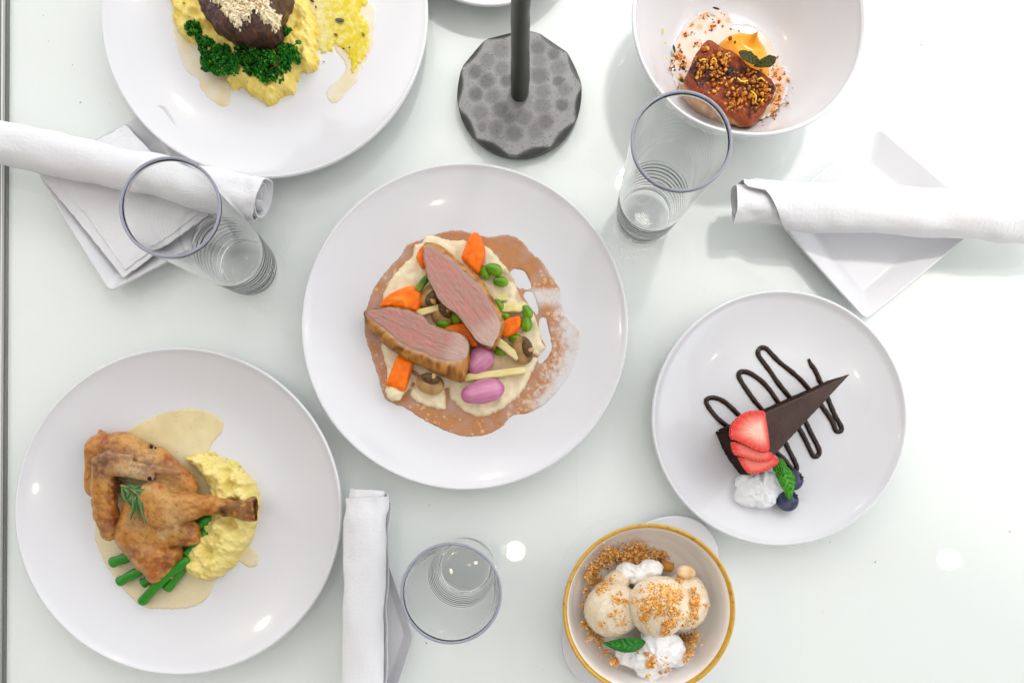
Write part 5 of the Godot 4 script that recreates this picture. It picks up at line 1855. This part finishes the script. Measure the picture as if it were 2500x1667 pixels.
		for k in w[3]:
			var p := q(BO, w[0] + rng.randfn() * w[2] * 0.6, w[1] + rng.randfn() * w[2] * 0.6, 0.016)
			var r2 := Vector2(p.x - c_pork.x, p.z - c_pork.z).length()
			var h := bowl_y(r2) + 0.0014
			p = q(BO, back(BO, p).x, back(BO, p).y, h)
			scatter(by, p, (absf(rng.randfn(0.0, 0.0004)) + 0.00055) * w[4], tones)
	for w in [[1118, 312, 1.7], [1160, 342, 1.1]]:
		scatter(by, q(BO, w[0], w[1], 0.0285), 0.0011 * w[2], [lin(170, 84, 24)])
	single("loose_crumbs", by, crm, "brown crumbs scattered in the cream sauce round the pork belly", "crumbs", "", 1, "stuff")
	var fl := MB.new()
	for w in [[1005, 68, 34, 9, 0.3], [660, 400, 40, 11, 1.35], [735, 505, 18, 10, 0.5], [735, 560, 22, 14, 0.9], [665, 575, 10, 10, 0], [725, 660, 24, 18, 0.4], [1115, 580, 16, 22, 0.2], [1160, 860, 12, 20, 0.3], [1330, 910, 14, 12, 0], [1565, 718, 22, 7, -0.2], [1565, 865, 7, 18, 0.3], [1270, 1028, 10, 8, 0], [1125, 238, 12, 5, 0.4], [1630, 725, 8, 6, 0], [1010, 610, 8, 8, 0], [1380, 830, 10, 14, 0]]:
		var h2 := 0.0425 if (w[0] > 860 and w[0] < 1450 and w[1] > 450 and w[1] < 950) else 0.0165
		fl.merge(ball(q(BO, w[0], w[1], h2), Vector3(w[2], 7, w[3]) * 0.000098, 10, 6, func(_d): return lin(40, 58, 26), Basis(Vector3.UP, -w[4])))
	single("herb_flakes", fl, mat("green herb", 0.5, 0.3), "dark green herb flakes scattered in the deep bowl", "herbs", "", 1, "stuff")
	var ze := MB.new()
	for w in [[870, 500, 900, 485, 930, 492], [965, 495, 985, 475, 1010, 500], [1180, 640, 1220, 668, 1265, 660], [1340, 655, 1375, 640, 1405, 665], [1290, 745, 1330, 780, 1330, 830], [1075, 455, 1095, 440, 1100, 455], [1375, 850, 1380, 825, 1395, 810]]:
		ze.merge(tube(arc_path(BO, [w[0], w[1], 0.0425, w[2], w[3], 0.0445, w[4], w[5], 0.0425]), func(_u): return 0.00055, 7, func(_u, _a): return lin(240, 216, 72), 0.7))
	for w in [[570, 235, 575, 250, 572, 270], [585, 340, 595, 350, 590, 358], [595, 470, 605, 480, 600, 492], [1440, 1015, 1460, 1005, 1465, 1000], [1410, 1040, 1425, 1046, 1440, 1046]]:
		ze.merge(tube(arc_path(BO, [w[0], w[1], 0.022, w[2], w[3], 0.0225, w[4], w[5], 0.022]), func(_u): return 0.0006, 7, func(_u, _a): return lin(238, 222, 92), 0.7))
	single("lemon_zest", ze, mat("zest", 0.5, 0.3), "thin curls of yellow lemon zest on the pork belly", "zest", "", 0, "stuff")
	# sage
	var o := thing("sage_leaf", "folded dark grey green sage leaf between pork belly and orange puree", "leaf", q(BO, 1340, 495, 0.036))
	var sg := mat("fried sage", 0.65, 0.3)
	relief(sg, tex_pores, 160.0, 0.03)
	part(o, "leaf_lobe", leaf(BO, [1190, 425, 1375, 535], 0.0425, 0.0044, 0, 0.001, lin(56, 58, 30), lin(92, 92, 54), 0.002, 0.1), sg, 0)
	part(o, "leaf_lobe", leaf(BO, [1490, 478, 1310, 545], 0.0425, 0.0046, 0, 0.0015, lin(50, 52, 26), lin(84, 82, 46), -0.002, 0.1), sg, 0)
	part(o, "stalk", tube(arc_path(BO, [1465, 492, 0.0435, 1490, 485, 0.043, 1512, 465, 0.042]), func(_u): return 0.0008, 8, func(_u, _a): return lin(150, 122, 78)), sg)


# ---------------------------------------------------------------- chocolate cake
func cake_dish() -> void:
	var base := base_plate(c_cake, R_CAKE)
	var choc := wet(mat("chocolate sauce", 0.22, 0.25), 0.45, 0.05)
	var y := 0.0066
	var uv := [943, 243, 962, 285, 990, 325, 1015, 375, 1030, 415, 1048, 445, 1085, 530, 1120, 615, 1150, 685, 1185, 745, 1203, 790, 1185, 812, 1155, 800, 1135, 745, 1095, 680, 1050, 615, 990, 530, 945, 478, 880, 405, 800, 335, 720, 272, 660, 212, 615, 165, 580, 155, 552, 175, 552, 215, 590, 270, 650, 350, 700, 425, 760, 500, 805, 555, 870, 650, 925, 745, 965, 830, 1005, 905, 1028, 965, 1015, 1000, 985, 1003, 960, 965, 925, 890, 880, 805, 810, 700, 715, 595, 650, 500, 590, 430, 520, 375, 460, 345, 415, 345, 397, 372, 420, 425, 470, 500, 520, 570, 575, 635, 660, 750, 740, 860, 790, 955, 830, 1035, 852, 1090, 840, 1118, 805, 1095, 755, 1030, 705, 985, 600, 880, 480, 770, 405, 690, 340, 625, 280, 575, 215, 548, 165, 550, 142, 575, 165, 625, 220, 695, 275, 745, 330, 782]
	var pts := []
	for i in range(0, uv.size(), 2):
		var p := q(DE, uv[i], uv[i + 1], y)
		p.y = base.call(p.x, p.z) + 0.0004
		pts.append(p)
	var path := rounded(pts, 4)
	var n := path.size()
	single("chocolate_drizzle", tube(path, func(u): return (0.0022 + 0.0003 * n_mid.get_noise_1d(u * 900.0)) * (0.55 + 0.45 * sstep(0.0, 0.02, u)), 14, func(_u, _a): return lin(46, 24, 18), 0.8), choc, "glossy dark chocolate sauce piped in a zigzag on the dessert plate", "sauce")
	# the wedge
	var ht := 0.046
	var tip := q(DE, 1268, 362, ht)
	var A := q(DE, 352, 772, ht)
	var B := q(DE, 556, 1126, ht)
	var t := thing("cake_slice", "dark chocolate cake slice, a long pointed wedge with strawberry slices on it", "cake", Vector3((tip.x + A.x + B.x) / 3.0, 0.0064, (tip.z + A.z + B.z) / 3.0))
	var top := PackedVector3Array()
	for k in 60: top.append(tip.lerp(A, k / 60.0))
	var bulge := ((A + B) / 2.0 - tip).normalized()
	for k in 30: top.append(A.lerp(B, k / 30.0) + bulge * 0.0022 * sin(PI * k / 30.0))
	for k in 60: top.append(B.lerp(tip, k / 60.0))
	var mid := Vector3.ZERO
	for p in top: mid += p / top.size()
	var spine := [tip.lerp(mid, 0.06), mid + bulge * 0.008]
	var lift := func(p: Vector3, s: float) -> Vector3: return Vector3(p.x, ht - 0.0006 * exp(-s * 26.0), p.z)
	var steps := []
	for k in 24: steps.append(pow(k / 23.0, 1.5) * 0.9999)
	var tr := cap_rings(top, spine, steps, lift)
	var glaze := wet(mat("chocolate glaze", 0.38, 0.25), 0.25, 0.2)
	relief(glaze, tex_grain, 40.0, 0.012)
	var m := MB.new()
	m.loft(tr, paint(tr, func(p, k): return mixc(lin(80, 62, 56), lin(66, 50, 45), 0.5 + 0.6 * nz(n_big, p)) if k > 2 else mixc(lin(70, 48, 40), lin(34, 20, 16), 0.5 + nz(n_fine, p))))
	part(t, "glaze", m, glaze, 2)
	var wr := []
	for k in 14:
		var s := k / 13.0
		var ring := PackedVector3Array()
		for i in top.size():
			var p := top[i]
			var out := (p - mid).normalized()
			var e := p + out * (0.0004 * s + 0.0007 * nz(n_fine, p + Vector3(0, s * 0.04, 0)) + 0.0006 * nz(n_mid, p + Vector3(0, s * 0.05, 0)))
			e.y = lerpf(ht - 0.0004, 0.0064, s)
			ring.append(e)
		wr.append(ring)
	var cm := mat("chocolate crumb", 0.75, 0.2)
	relief(cm, tex_pores, 110.0, 0.07)
	var wm := MB.new()
	wm.loft(wr, paint(wr, func(p, k): return mixc(lin(44, 26, 20), lin(70, 42, 30), 0.4 + 0.6 * nz(n_fine, p) + 0.3 * sin(k * 1.3))))
	part(t, "crumb_wall", wm, cm, 1)
	# crust that stands a little proud along the wide end
	var cr := MB.new()
	var lip := []
	for k in 31:
		lip.append(A.lerp(B, k / 30.0) + bulge * (0.0022 * sin(PI * k / 30.0) + 0.0017) - Vector3.UP * 0.006)
	var crr := []
	for w in [[0.0, 0.0], [0.0018, 0.0], [0.0026, -0.012], [0.0022, -0.033], [0.0, -0.0336]]:
		var ring := PackedVector3Array()
		for p in lip: ring.append(p + bulge * (w[0] + 0.0005 * nz(n_fine, p)) + Vector3.UP * (w[1] + 0.0006 * nz(n_fine, p + Vector3.ONE)))
		crr.append(ring)
	cr.loft(crr, paint(crr, func(p, _k): return mixc(lin(38, 22, 18), lin(66, 42, 34), 0.4 + nz(n_fine, p))), false)
	part(t, "crust", cr, cm, 0)
	# strawberry slices
	var sm := wet(mat("strawberry", 0.3, 0.3), 0.35, 0.1)
	relief(sm, tex_grain, 80.0, 0.02)
	var seed_m := mat("strawberry seed", 0.5, 0.3, lin(214, 150, 70))
	var slices := [
		[[395, 1010, 450, 1020, 520, 1040, 600, 1046, 650, 985, 690, 1010, 716, 1045, 660, 1095, 580, 1130, 490, 1142, 440, 1100, 410, 1050], 0.0470, 0.0028, "lowest strawberry slice at the wide end of the cake", Vector2(540, 1040)],
		[[342, 890, 400, 900, 470, 940, 540, 970, 630, 968, 668, 985, 660, 1030, 600, 1046, 520, 1040, 430, 1010, 365, 990, 340, 930], 0.0500, 0.0028, "middle strawberry slice between the halved strawberry and the lowest slice", Vector2(530, 960)],
		[[600, 652, 612, 700, 625, 780, 638, 880, 640, 950, 610, 975, 550, 965, 480, 935, 400, 890, 345, 870, 328, 820, 345, 750, 400, 690, 470, 652, 540, 644], 0.0535, 0.0042, "large red strawberry slice lying on top of the cake", Vector2(560, 810)]]
	for w in slices:
		var h: float = w[1]
		var edge := loop_of(DE, w[0], h, 120)
		var c0 := q(DE, w[4].x, w[4].y, h)
		var rings := []
		for s in [[0.97, 0.0], [1.0, 0.4], [0.995, 0.75], [0.97, 0.96]]:
			var ring := PackedVector3Array()
			for p in edge:
				var e: Vector3 = c0 + (p - c0) * s[0]
				e.y = h + w[2] * (s[1] - 1.0)
				ring.append(e)
			rings.append(ring)
		for k in 24:
			var ring := PackedVector3Array()
			for p in edge:
				var e := c0 + (p - c0) * 0.965 * (1.0 - k / 24.0)
				e.y = h + 0.0006 * sin(k / 24.0 * PI * 0.5) + 0.0003 * nz(n_mid, e)
				ring.append(e)
			rings.append(ring)
		var scol := func(p: Vector3, k: int) -> Color:
			if k < 4: return mixc(lin(196, 18, 24), lin(226, 40, 36), 0.5 + nz(n_fine, p))
			var u := (k - 4) / 23.0
			var rays := 0.5 + 0.5 * sin(atan2(p.z - c0.z, p.x - c0.x) * 19.0 + 2.0 * nz(n_mid, p))
			var c := mixc(lin(230, 52, 50), lin(244, 128, 112), sstep(0.05, 0.5, u) + 0.2 * rays)
			if w[2] > 0.004:
				c = mixc(c, lin(254, 214, 190), sstep(0.30, 0.85, u) * (0.6 + 0.4 * rays))
			return c
		var mm := MB.new()
		mm.loft(rings, paint(rings, scol), true, true, true)
		var o := thing("strawberry_slice", w[3], "strawberry", Vector3(c0.x, h - w[2], c0.z), "strawberry slices on the cake")
		part(o, "flesh", mm, sm)
		var sd := MB.new()
		for k in 26:
			var e: Vector3 = edge[(k * 120 / 26 + 3) % 120]
			if e.x > c0.x + 0.004: continue
			var p := c0 + (e - c0) * (1.0 - 0.05 * rng.randf() - 0.02)
			p.y = h + 0.0001
			sd.merge(ball(p + Vector3(rng.randfn(), 0, rng.randfn()) * 0.0003, Vector3(0.00036, 0.0002, 0.00052), 8, 5, func(_d): return Color.WHITE))
		part(o, "seeds", sd, seed_m, 1, "stuff")
	# cream, blueberries, mint
	var white := wet(mat("whipped cream", 0.5, 0.25, null), 0.2, 0.2)
	var P := func(u, v, h): return q(DE, u, v, h)
	whipped(P.call(350, 1090, 0.0) * Vector3(1, 0, 1) + Vector3(0, 0.005, 0), P.call(740, 1420, 0.0) * Vector3(1, 0, 1) + Vector3(0, 0.034, 0), [[P.call(470, 1300, 0.012), 0.0105], [P.call(580, 1300, 0.013), 0.0125], [P.call(640, 1230, 0.014), 0.0115], [P.call(520, 1230, 0.014), 0.0110], [P.call(430, 1200, 0.012), 0.0060], [P.call(420, 1330, 0.010), 0.0055], [P.call(630, 1170, 0.020), 0.0075], [P.call(680, 1290, 0.012), 0.0060]], 0.0006, "whipped_cream", "white dollop of whipped cream at the wide end of the cake", white, lin(240, 242, 244))
	var bm := mat("blueberry skin", 0.55, 0.3)
	for w in [[822, 1188, 56, 0.9, 0.3, "upper blueberry beside the mint on the dessert plate"], [775, 1345, 86, 0.75, 0.5, "lower blueberry in front of the whipped cream"]]:
		var r: float = 0.0102 if w[2] > 60 else 0.0092
		var c0 := q(DE, w[0], w[1], 0.0155)
		var o := thing("blueberry", w[5], "blueberry", Vector3(c0.x, 0.0064, c0.z), "blueberries on the dessert plate")
		var tilt := Basis(Vector3(0, 0, 1), -w[3] * 0.9) * Basis(Vector3.RIGHT, -w[4])
		part(o, "berry", ball(c0, Vector3(r, r * 0.88, r), 44, 30, func(d): return mixc(lin(92, 96, 122), lin(44, 46, 66), 0.4 + 0.5 * sin(d.x * 5.0 + d.z * 4.0) * 0.5 + 0.5 * n_mid.get_noise_3d(d.x * 9.0, d.y * 9.0, d.z * 9.0)), tilt, func(d: Vector3): return 1.0 - 0.16 * sstep(0.93, 1.0, d.y)), bm)
		var crown := MB.new()
		for k in 5:
			var a := TAU * k / 5.0
			var dir := Vector3(cos(a), 0, sin(a))
			var sdv := Vector3(-sin(a), 0, cos(a))
			var i0 := crown.v.size()
			for pt in [dir * 0.0022 + sdv * 0.0014, dir * 0.0022 - sdv * 0.0014, dir * 0.0042 + Vector3.UP * 0.0012, dir * 0.0022 + sdv * 0.0014 - Vector3.UP * 0.0006, dir * 0.0022 - sdv * 0.0014 - Vector3.UP * 0.0006]:
				crown.v.append(c0 + tilt * (pt + Vector3(0, r * 0.80, 0)))
				crown.c.append(lin(44, 44, 60))
			crown.tri(i0, i0 + 1, i0 + 2); crown.tri(i0 + 3, i0 + 2, i0 + 4); crown.tri(i0, i0 + 2, i0 + 3); crown.tri(i0 + 1, i0 + 4, i0 + 2)
		part(o, "crown", crown, bm, 0)
		part(o, "hollow", ball(c0 + tilt * Vector3(0, r * 0.76, 0), Vector3(0.0024, 0.0008, 0.0024), 16, 8, func(_d): return lin(18, 16, 22), tilt), bm)
	var mint := mat("mint leaf", 0.45, 0.35)
	var o2 := thing("mint_leaf", "bright green mint leaf draped over whipped cream and blueberries", "leaf", q(DE, 740, 1200, 0.027))
	part(o2, "leaf_blade", leaf(DE, [690, 1055, 795, 1348], 0.0300, 0.0070, 13, -0.004, lin(20, 96, 16), lin(84, 170, 46), -0.0025, 0.25), mint, 0)
	part(o2, "leaf_blade", leaf(DE, [770, 1075, 660, 1110], 0.0305, 0.0075, 7, -0.001, lin(22, 100, 18), lin(84, 166, 50), 0.001, 0.2), mint, 0)
	var cb := MB.new()
	for k in 26:
		var p := tip.lerp(A, rng.randf_range(0.3, 0.98))
		p += Vector3(rng.randf_range(-0.002, 0.001), 0, rng.randf_range(-0.0022, 0.0))
		p.y = ht + rng.randf_range(-0.001, 0.0003)
		scatter(cb, p, rng.randf_range(0.0003, 0.0007), [lin(40, 22, 16), lin(66, 40, 28)])
	single("cake_crumbs", cb, cm, "dark chocolate crumbs along the far edge of the cake", "crumbs", "", 1, "stuff")


# ---------------------------------------------------------------- ice cream
func ice_cream_bowl() -> void:
	var icm := wet(mat("ice cream", 0.5, 0.25), 0.25, 0.2)
	relief(icm, tex_grain, 60.0, 0.05)
	var i0 := lin(236, 218, 186)
	var i1 := lin(246, 234, 212)
	var P := func(u, v, h): return q(IC, u, v, h)
	var scoop := func(c: Vector3, r: Vector3, s: int, label: String, skirt: float) -> void:
		var off := Vector3(s * 0.7, s * 0.3, 0)
		var m := ball(c, r, 110, 70, func(d): return mixc(mixc(i0, i1, 0.45 + 0.6 * n_mid.get_noise_3d(d.x * 12.0 + s, d.y * 12.0, d.z * 12.0)), lin(222, 190, 144), sstep(0.3, 0.7, n_ridge.get_noise_3d(d.x * 14.0, d.y * 30.0 + s * 9.0, d.z * 14.0)) * 0.3), Basis.from_euler(Vector3(0.3, s, 0.2)), func(d: Vector3): return 1.0 + 0.034 * n_ridge.get_noise_3d(d.x * 7.0 + s * 7.0, d.y * 30.0, d.z * 7.0) + 0.024 * n_mid.get_noise_3d(d.x * 26.0, d.y * 26.0 + s * 5.0, d.z * 26.0) + skirt * sstep(-0.1, -0.45, d.y) * (0.6 + 0.8 * n_mid.get_noise_3d(d.x * 20.0, s * 3.0, d.z * 20.0)))
		single("ice_cream_scoop", m, icm, label, "ice cream", "ice cream scoops in the rimmed bowl")
	scoop.call(P.call(995, 850, 0.043), Vector3(0.0250, 0.0225, 0.0250), 1, "foremost ice cream scoop heaped with golden crumbs", 0.06)
	scoop.call(P.call(565, 880, 0.032), Vector3(0.0225, 0.0200, 0.0235), 2, "left ice cream scoop beside the mint leaf", 0.10)
	scoop.call(P.call(1235, 800, 0.032), Vector3(0.0205, 0.0190, 0.0235), 3, "right ice cream scoop half hidden behind the foremost one", 0.10)
	scoop.call(P.call(590, 640, 0.026), Vector3(0.0150, 0.0110, 0.0105), 4, "small lump of ice cream at the back left of the bowl", 0.05)
	single("peanut", ball(P.call(1255, 525, 0.040), Vector3(0.0080, 0.0050, 0.0056), 36, 24, func(d): return mixc(lin(240, 214, 172), lin(222, 178, 120), 0.5 + 0.5 * sin(d.x * 4.0)), Basis(Vector3.UP, -0.15), func(d: Vector3): return 1.0 - 0.10 * exp(-pow(d.z * 5.0, 2.0)) * sstep(-0.2, 0.4, d.y)), wet(mat("peanut", 0.4, 0.3), 0.2, 0.2), "pale half peanut at the top right of the ice cream", "peanut")
	var white := wet(mat("whipped cream", 0.5, 0.25, null), 0.2, 0.2)
	whipped(P.call(500, 1120, 0.0) * Vector3(0.97, 0, 0.97) + Vector3(0, 0.009, 0), P.call(1310, 1570, 0.0) * Vector3(1, 0, 1) + Vector3(0, 0.046, 0), [[P.call(830, 1310, 0.030), 0.0130], [P.call(980, 1290, 0.033), 0.0140], [P.call(1090, 1250, 0.033), 0.0135], [P.call(900, 1420, 0.027), 0.0110], [P.call(1000, 1440, 0.025), 0.0085], [P.call(690, 1300, 0.028), 0.0090], [P.call(1160, 1330, 0.026), 0.0085], [P.call(960, 1180, 0.036), 0.0120]], 0.0006, "whipped_cream", "white whipped cream at the front of the mustard rimmed bowl", white, lin(246, 247, 249))
	whipped(P.call(560, 420, 0.0) * Vector3(0.97, 0, 0.97) + Vector3(0, 0.009, 0), P.call(1080, 650, 0.0) * Vector3(1, 0, 1) + Vector3(0, 0.040, 0), [[P.call(690, 525, 0.024), 0.0085], [P.call(800, 560, 0.028), 0.0085], [P.call(900, 500, 0.028), 0.0085], [P.call(970, 500, 0.028), 0.0065], [P.call(640, 580, 0.026), 0.0060]], 0.0005, "whipped_cream", "white whipped cream behind the ice cream scoops", white, lin(246, 246, 244))
	# crumbs
	var crm := mat("biscuit crumbs", 0.7, 0.25)
	var tones := [lin(246, 194, 112), lin(234, 168, 84), lin(252, 216, 150), lin(208, 136, 60)]
	var floor_h := func(p: Vector3) -> float:
		var r := Vector2(p.x - c_ice.x, p.z - c_ice.z).length()
		return 0.0108 + 0.035 * sstep(0.044, 0.066, r)
	var heap := MB.new()
	for w in [[800, 290, 50, 40], [860, 310, 40, 30], [720, 300, 40, 16], [540, 370, 70, 80], [470, 430, 60, 60], [600, 350, 40, 40], [660, 380, 50, 50], [740, 400, 80, 110], [800, 370, 60, 70], [880, 390, 70, 80], [960, 380, 60, 60], [1030, 370, 40, 34], [780, 470, 60, 60], [700, 440, 50, 40], [390, 500, 50, 46], [350, 560, 34, 40], [360, 620, 34, 30], [420, 590, 30, 26], [320, 700, 24, 16], [330, 780, 22, 14], [300, 830, 26, 16], [310, 890, 16, 10], [330, 1030, 46, 30], [290, 1010, 24, 10], [400, 1130, 60, 34], [440, 1180, 36, 20], [580, 1360, 40, 40], [500, 1280, 30, 12], [1300, 1150, 60, 50], [1230, 1160, 40, 24], [1350, 1120, 24, 12], [1280, 1280, 36, 34], [1250, 1350, 24, 10], [895, 1505, 18, 8], [1320, 1210, 20, 8]]:
		for k in int(w[3] * 2.3):
			var uu: float = w[0] + rng.randfn() * w[2] * 0.6
			var vv: float = w[1] + rng.randfn() * w[2] * 0.6
			var p := q(IC, uu, vv, 0.016)
			var h: float = floor_h.call(p) + rng.randf() * 0.0045
			if vv < 480 and vv > 330 and uu > 520 and uu < 1000: h += 0.006 * rng.randf()
			scatter(heap, q(IC, uu, vv, h), absf(rng.randfn(0.0, 0.00042)) + 0.0005, tones)
	for w in [[1075, 475, 0.0050, 0.021], [395, 520, 0.0030, 0.020], [1280, 1275, 0.0028, 0.019], [580, 1375, 0.0026, 0.018]]:
		scatter(heap, q(IC, w[0], w[1], w[3]), w[2], [lin(196, 128, 52), lin(214, 158, 84)])
	single("biscuit_crumbs", heap, crm, "golden biscuit crumbs heaped along the inside of the mustard rimmed bowl", "crumbs", "", 1, "stuff")
	var on := MB.new()
	var over := [[P.call(995, 850, 0.043), Vector3(0.0250, 0.0225, 0.0250)], [P.call(565, 880, 0.032), Vector3(0.0225, 0.0200, 0.0235)], [P.call(1235, 800, 0.032), Vector3(0.0205, 0.0190, 0.0235)], [P.call(590, 640, 0.026), Vector3(0.0150, 0.0110, 0.0105)], [P.call(950, 1300, 0.029), Vector3(0.022, 0.0160, 0.0165)]]
	for w in [[1060, 690, 60, 90], [940, 790, 90, 130], [860, 870, 60, 60], [1010, 850, 90, 110], [1100, 760, 80, 100], [1170, 720, 60, 50], [920, 660, 50, 36], [1150, 900, 60, 50], [1080, 1030, 60, 60], [1130, 990, 40, 30], [1060, 1100, 40, 26], [860, 960, 40, 30], [770, 780, 40, 12], [820, 680, 30, 8], [1330, 840, 50, 60], [1330, 940, 50, 60], [1290, 1010, 60, 50], [1340, 780, 40, 24], [1320, 700, 40, 20], [1200, 590, 40, 24], [600, 790, 50, 26], [680, 800, 30, 14], [600, 920, 50, 20], [540, 925, 16, 6], [460, 1010, 36, 40], [650, 1000, 60, 12], [560, 590, 30, 12], [480, 650, 50, 26], [430, 690, 40, 20], [720, 570, 30, 8], [860, 520, 30, 14], [950, 515, 20, 8], [1030, 1220, 60, 60], [1090, 1290, 60, 46], [1060, 1340, 60, 46], [930, 1360, 50, 44], [910, 1400, 30, 26], [950, 1240, 30, 14], [1090, 1475, 40, 34], [1020, 1475, 12, 8], [750, 1365, 30, 10], [800, 1280, 30, 8], [1180, 1240, 30, 12], [880, 1290, 20, 6], [1140, 1200, 40, 24], [800, 1220, 20, 8], [1450, 830, 20, 6]]:
		for k in int(w[3] * 1.6):
			var uu: float = w[0] + rng.randfn() * w[2] * 0.55
			var vv: float = w[1] + rng.randfn() * w[2] * 0.55
			# drop it on to the uppermost body under this line of sight
			var eye := Vector3(0, H, 0)
			var ray := (q(IC, uu, vv, 0.0) - eye).normalized()
			var best := 1e9
			for b in over:
				var oc: Vector3 = (eye - b[0]) / b[1]
				var rd: Vector3 = ray / b[1]
				var aa := rd.dot(rd)
				var bb := oc.dot(rd)
				var disc := bb * bb - aa * (oc.dot(oc) - 1.0)
				if disc > 0.0: best = minf(best, (-bb - sqrt(disc)) / aa)
			if best > 1e8: continue
			scatter(on, eye + ray * (best - rng.randf() * 0.0016), absf(rng.randfn(0.0, 0.00042)) + 0.0005, tones)
	single("crumb_topping", on, crm, "golden biscuit crumbs strewn on the ice cream scoops and whipped cream", "crumbs", "", 1, "stuff")
	var o := thing("mint_leaf", "single dark green mint leaf lying beside the ice cream", "leaf", q(IC, 670, 1205, 0.043))
	part(o, "leaf_blade", leaf(IC, [872, 1185, 478, 1195], 0.0440, 0.0060, 12, 0.0, lin(14, 84, 22), lin(56, 140, 50), -0.0012, 0.2), mat("mint leaf", 0.45, 0.35), 0)
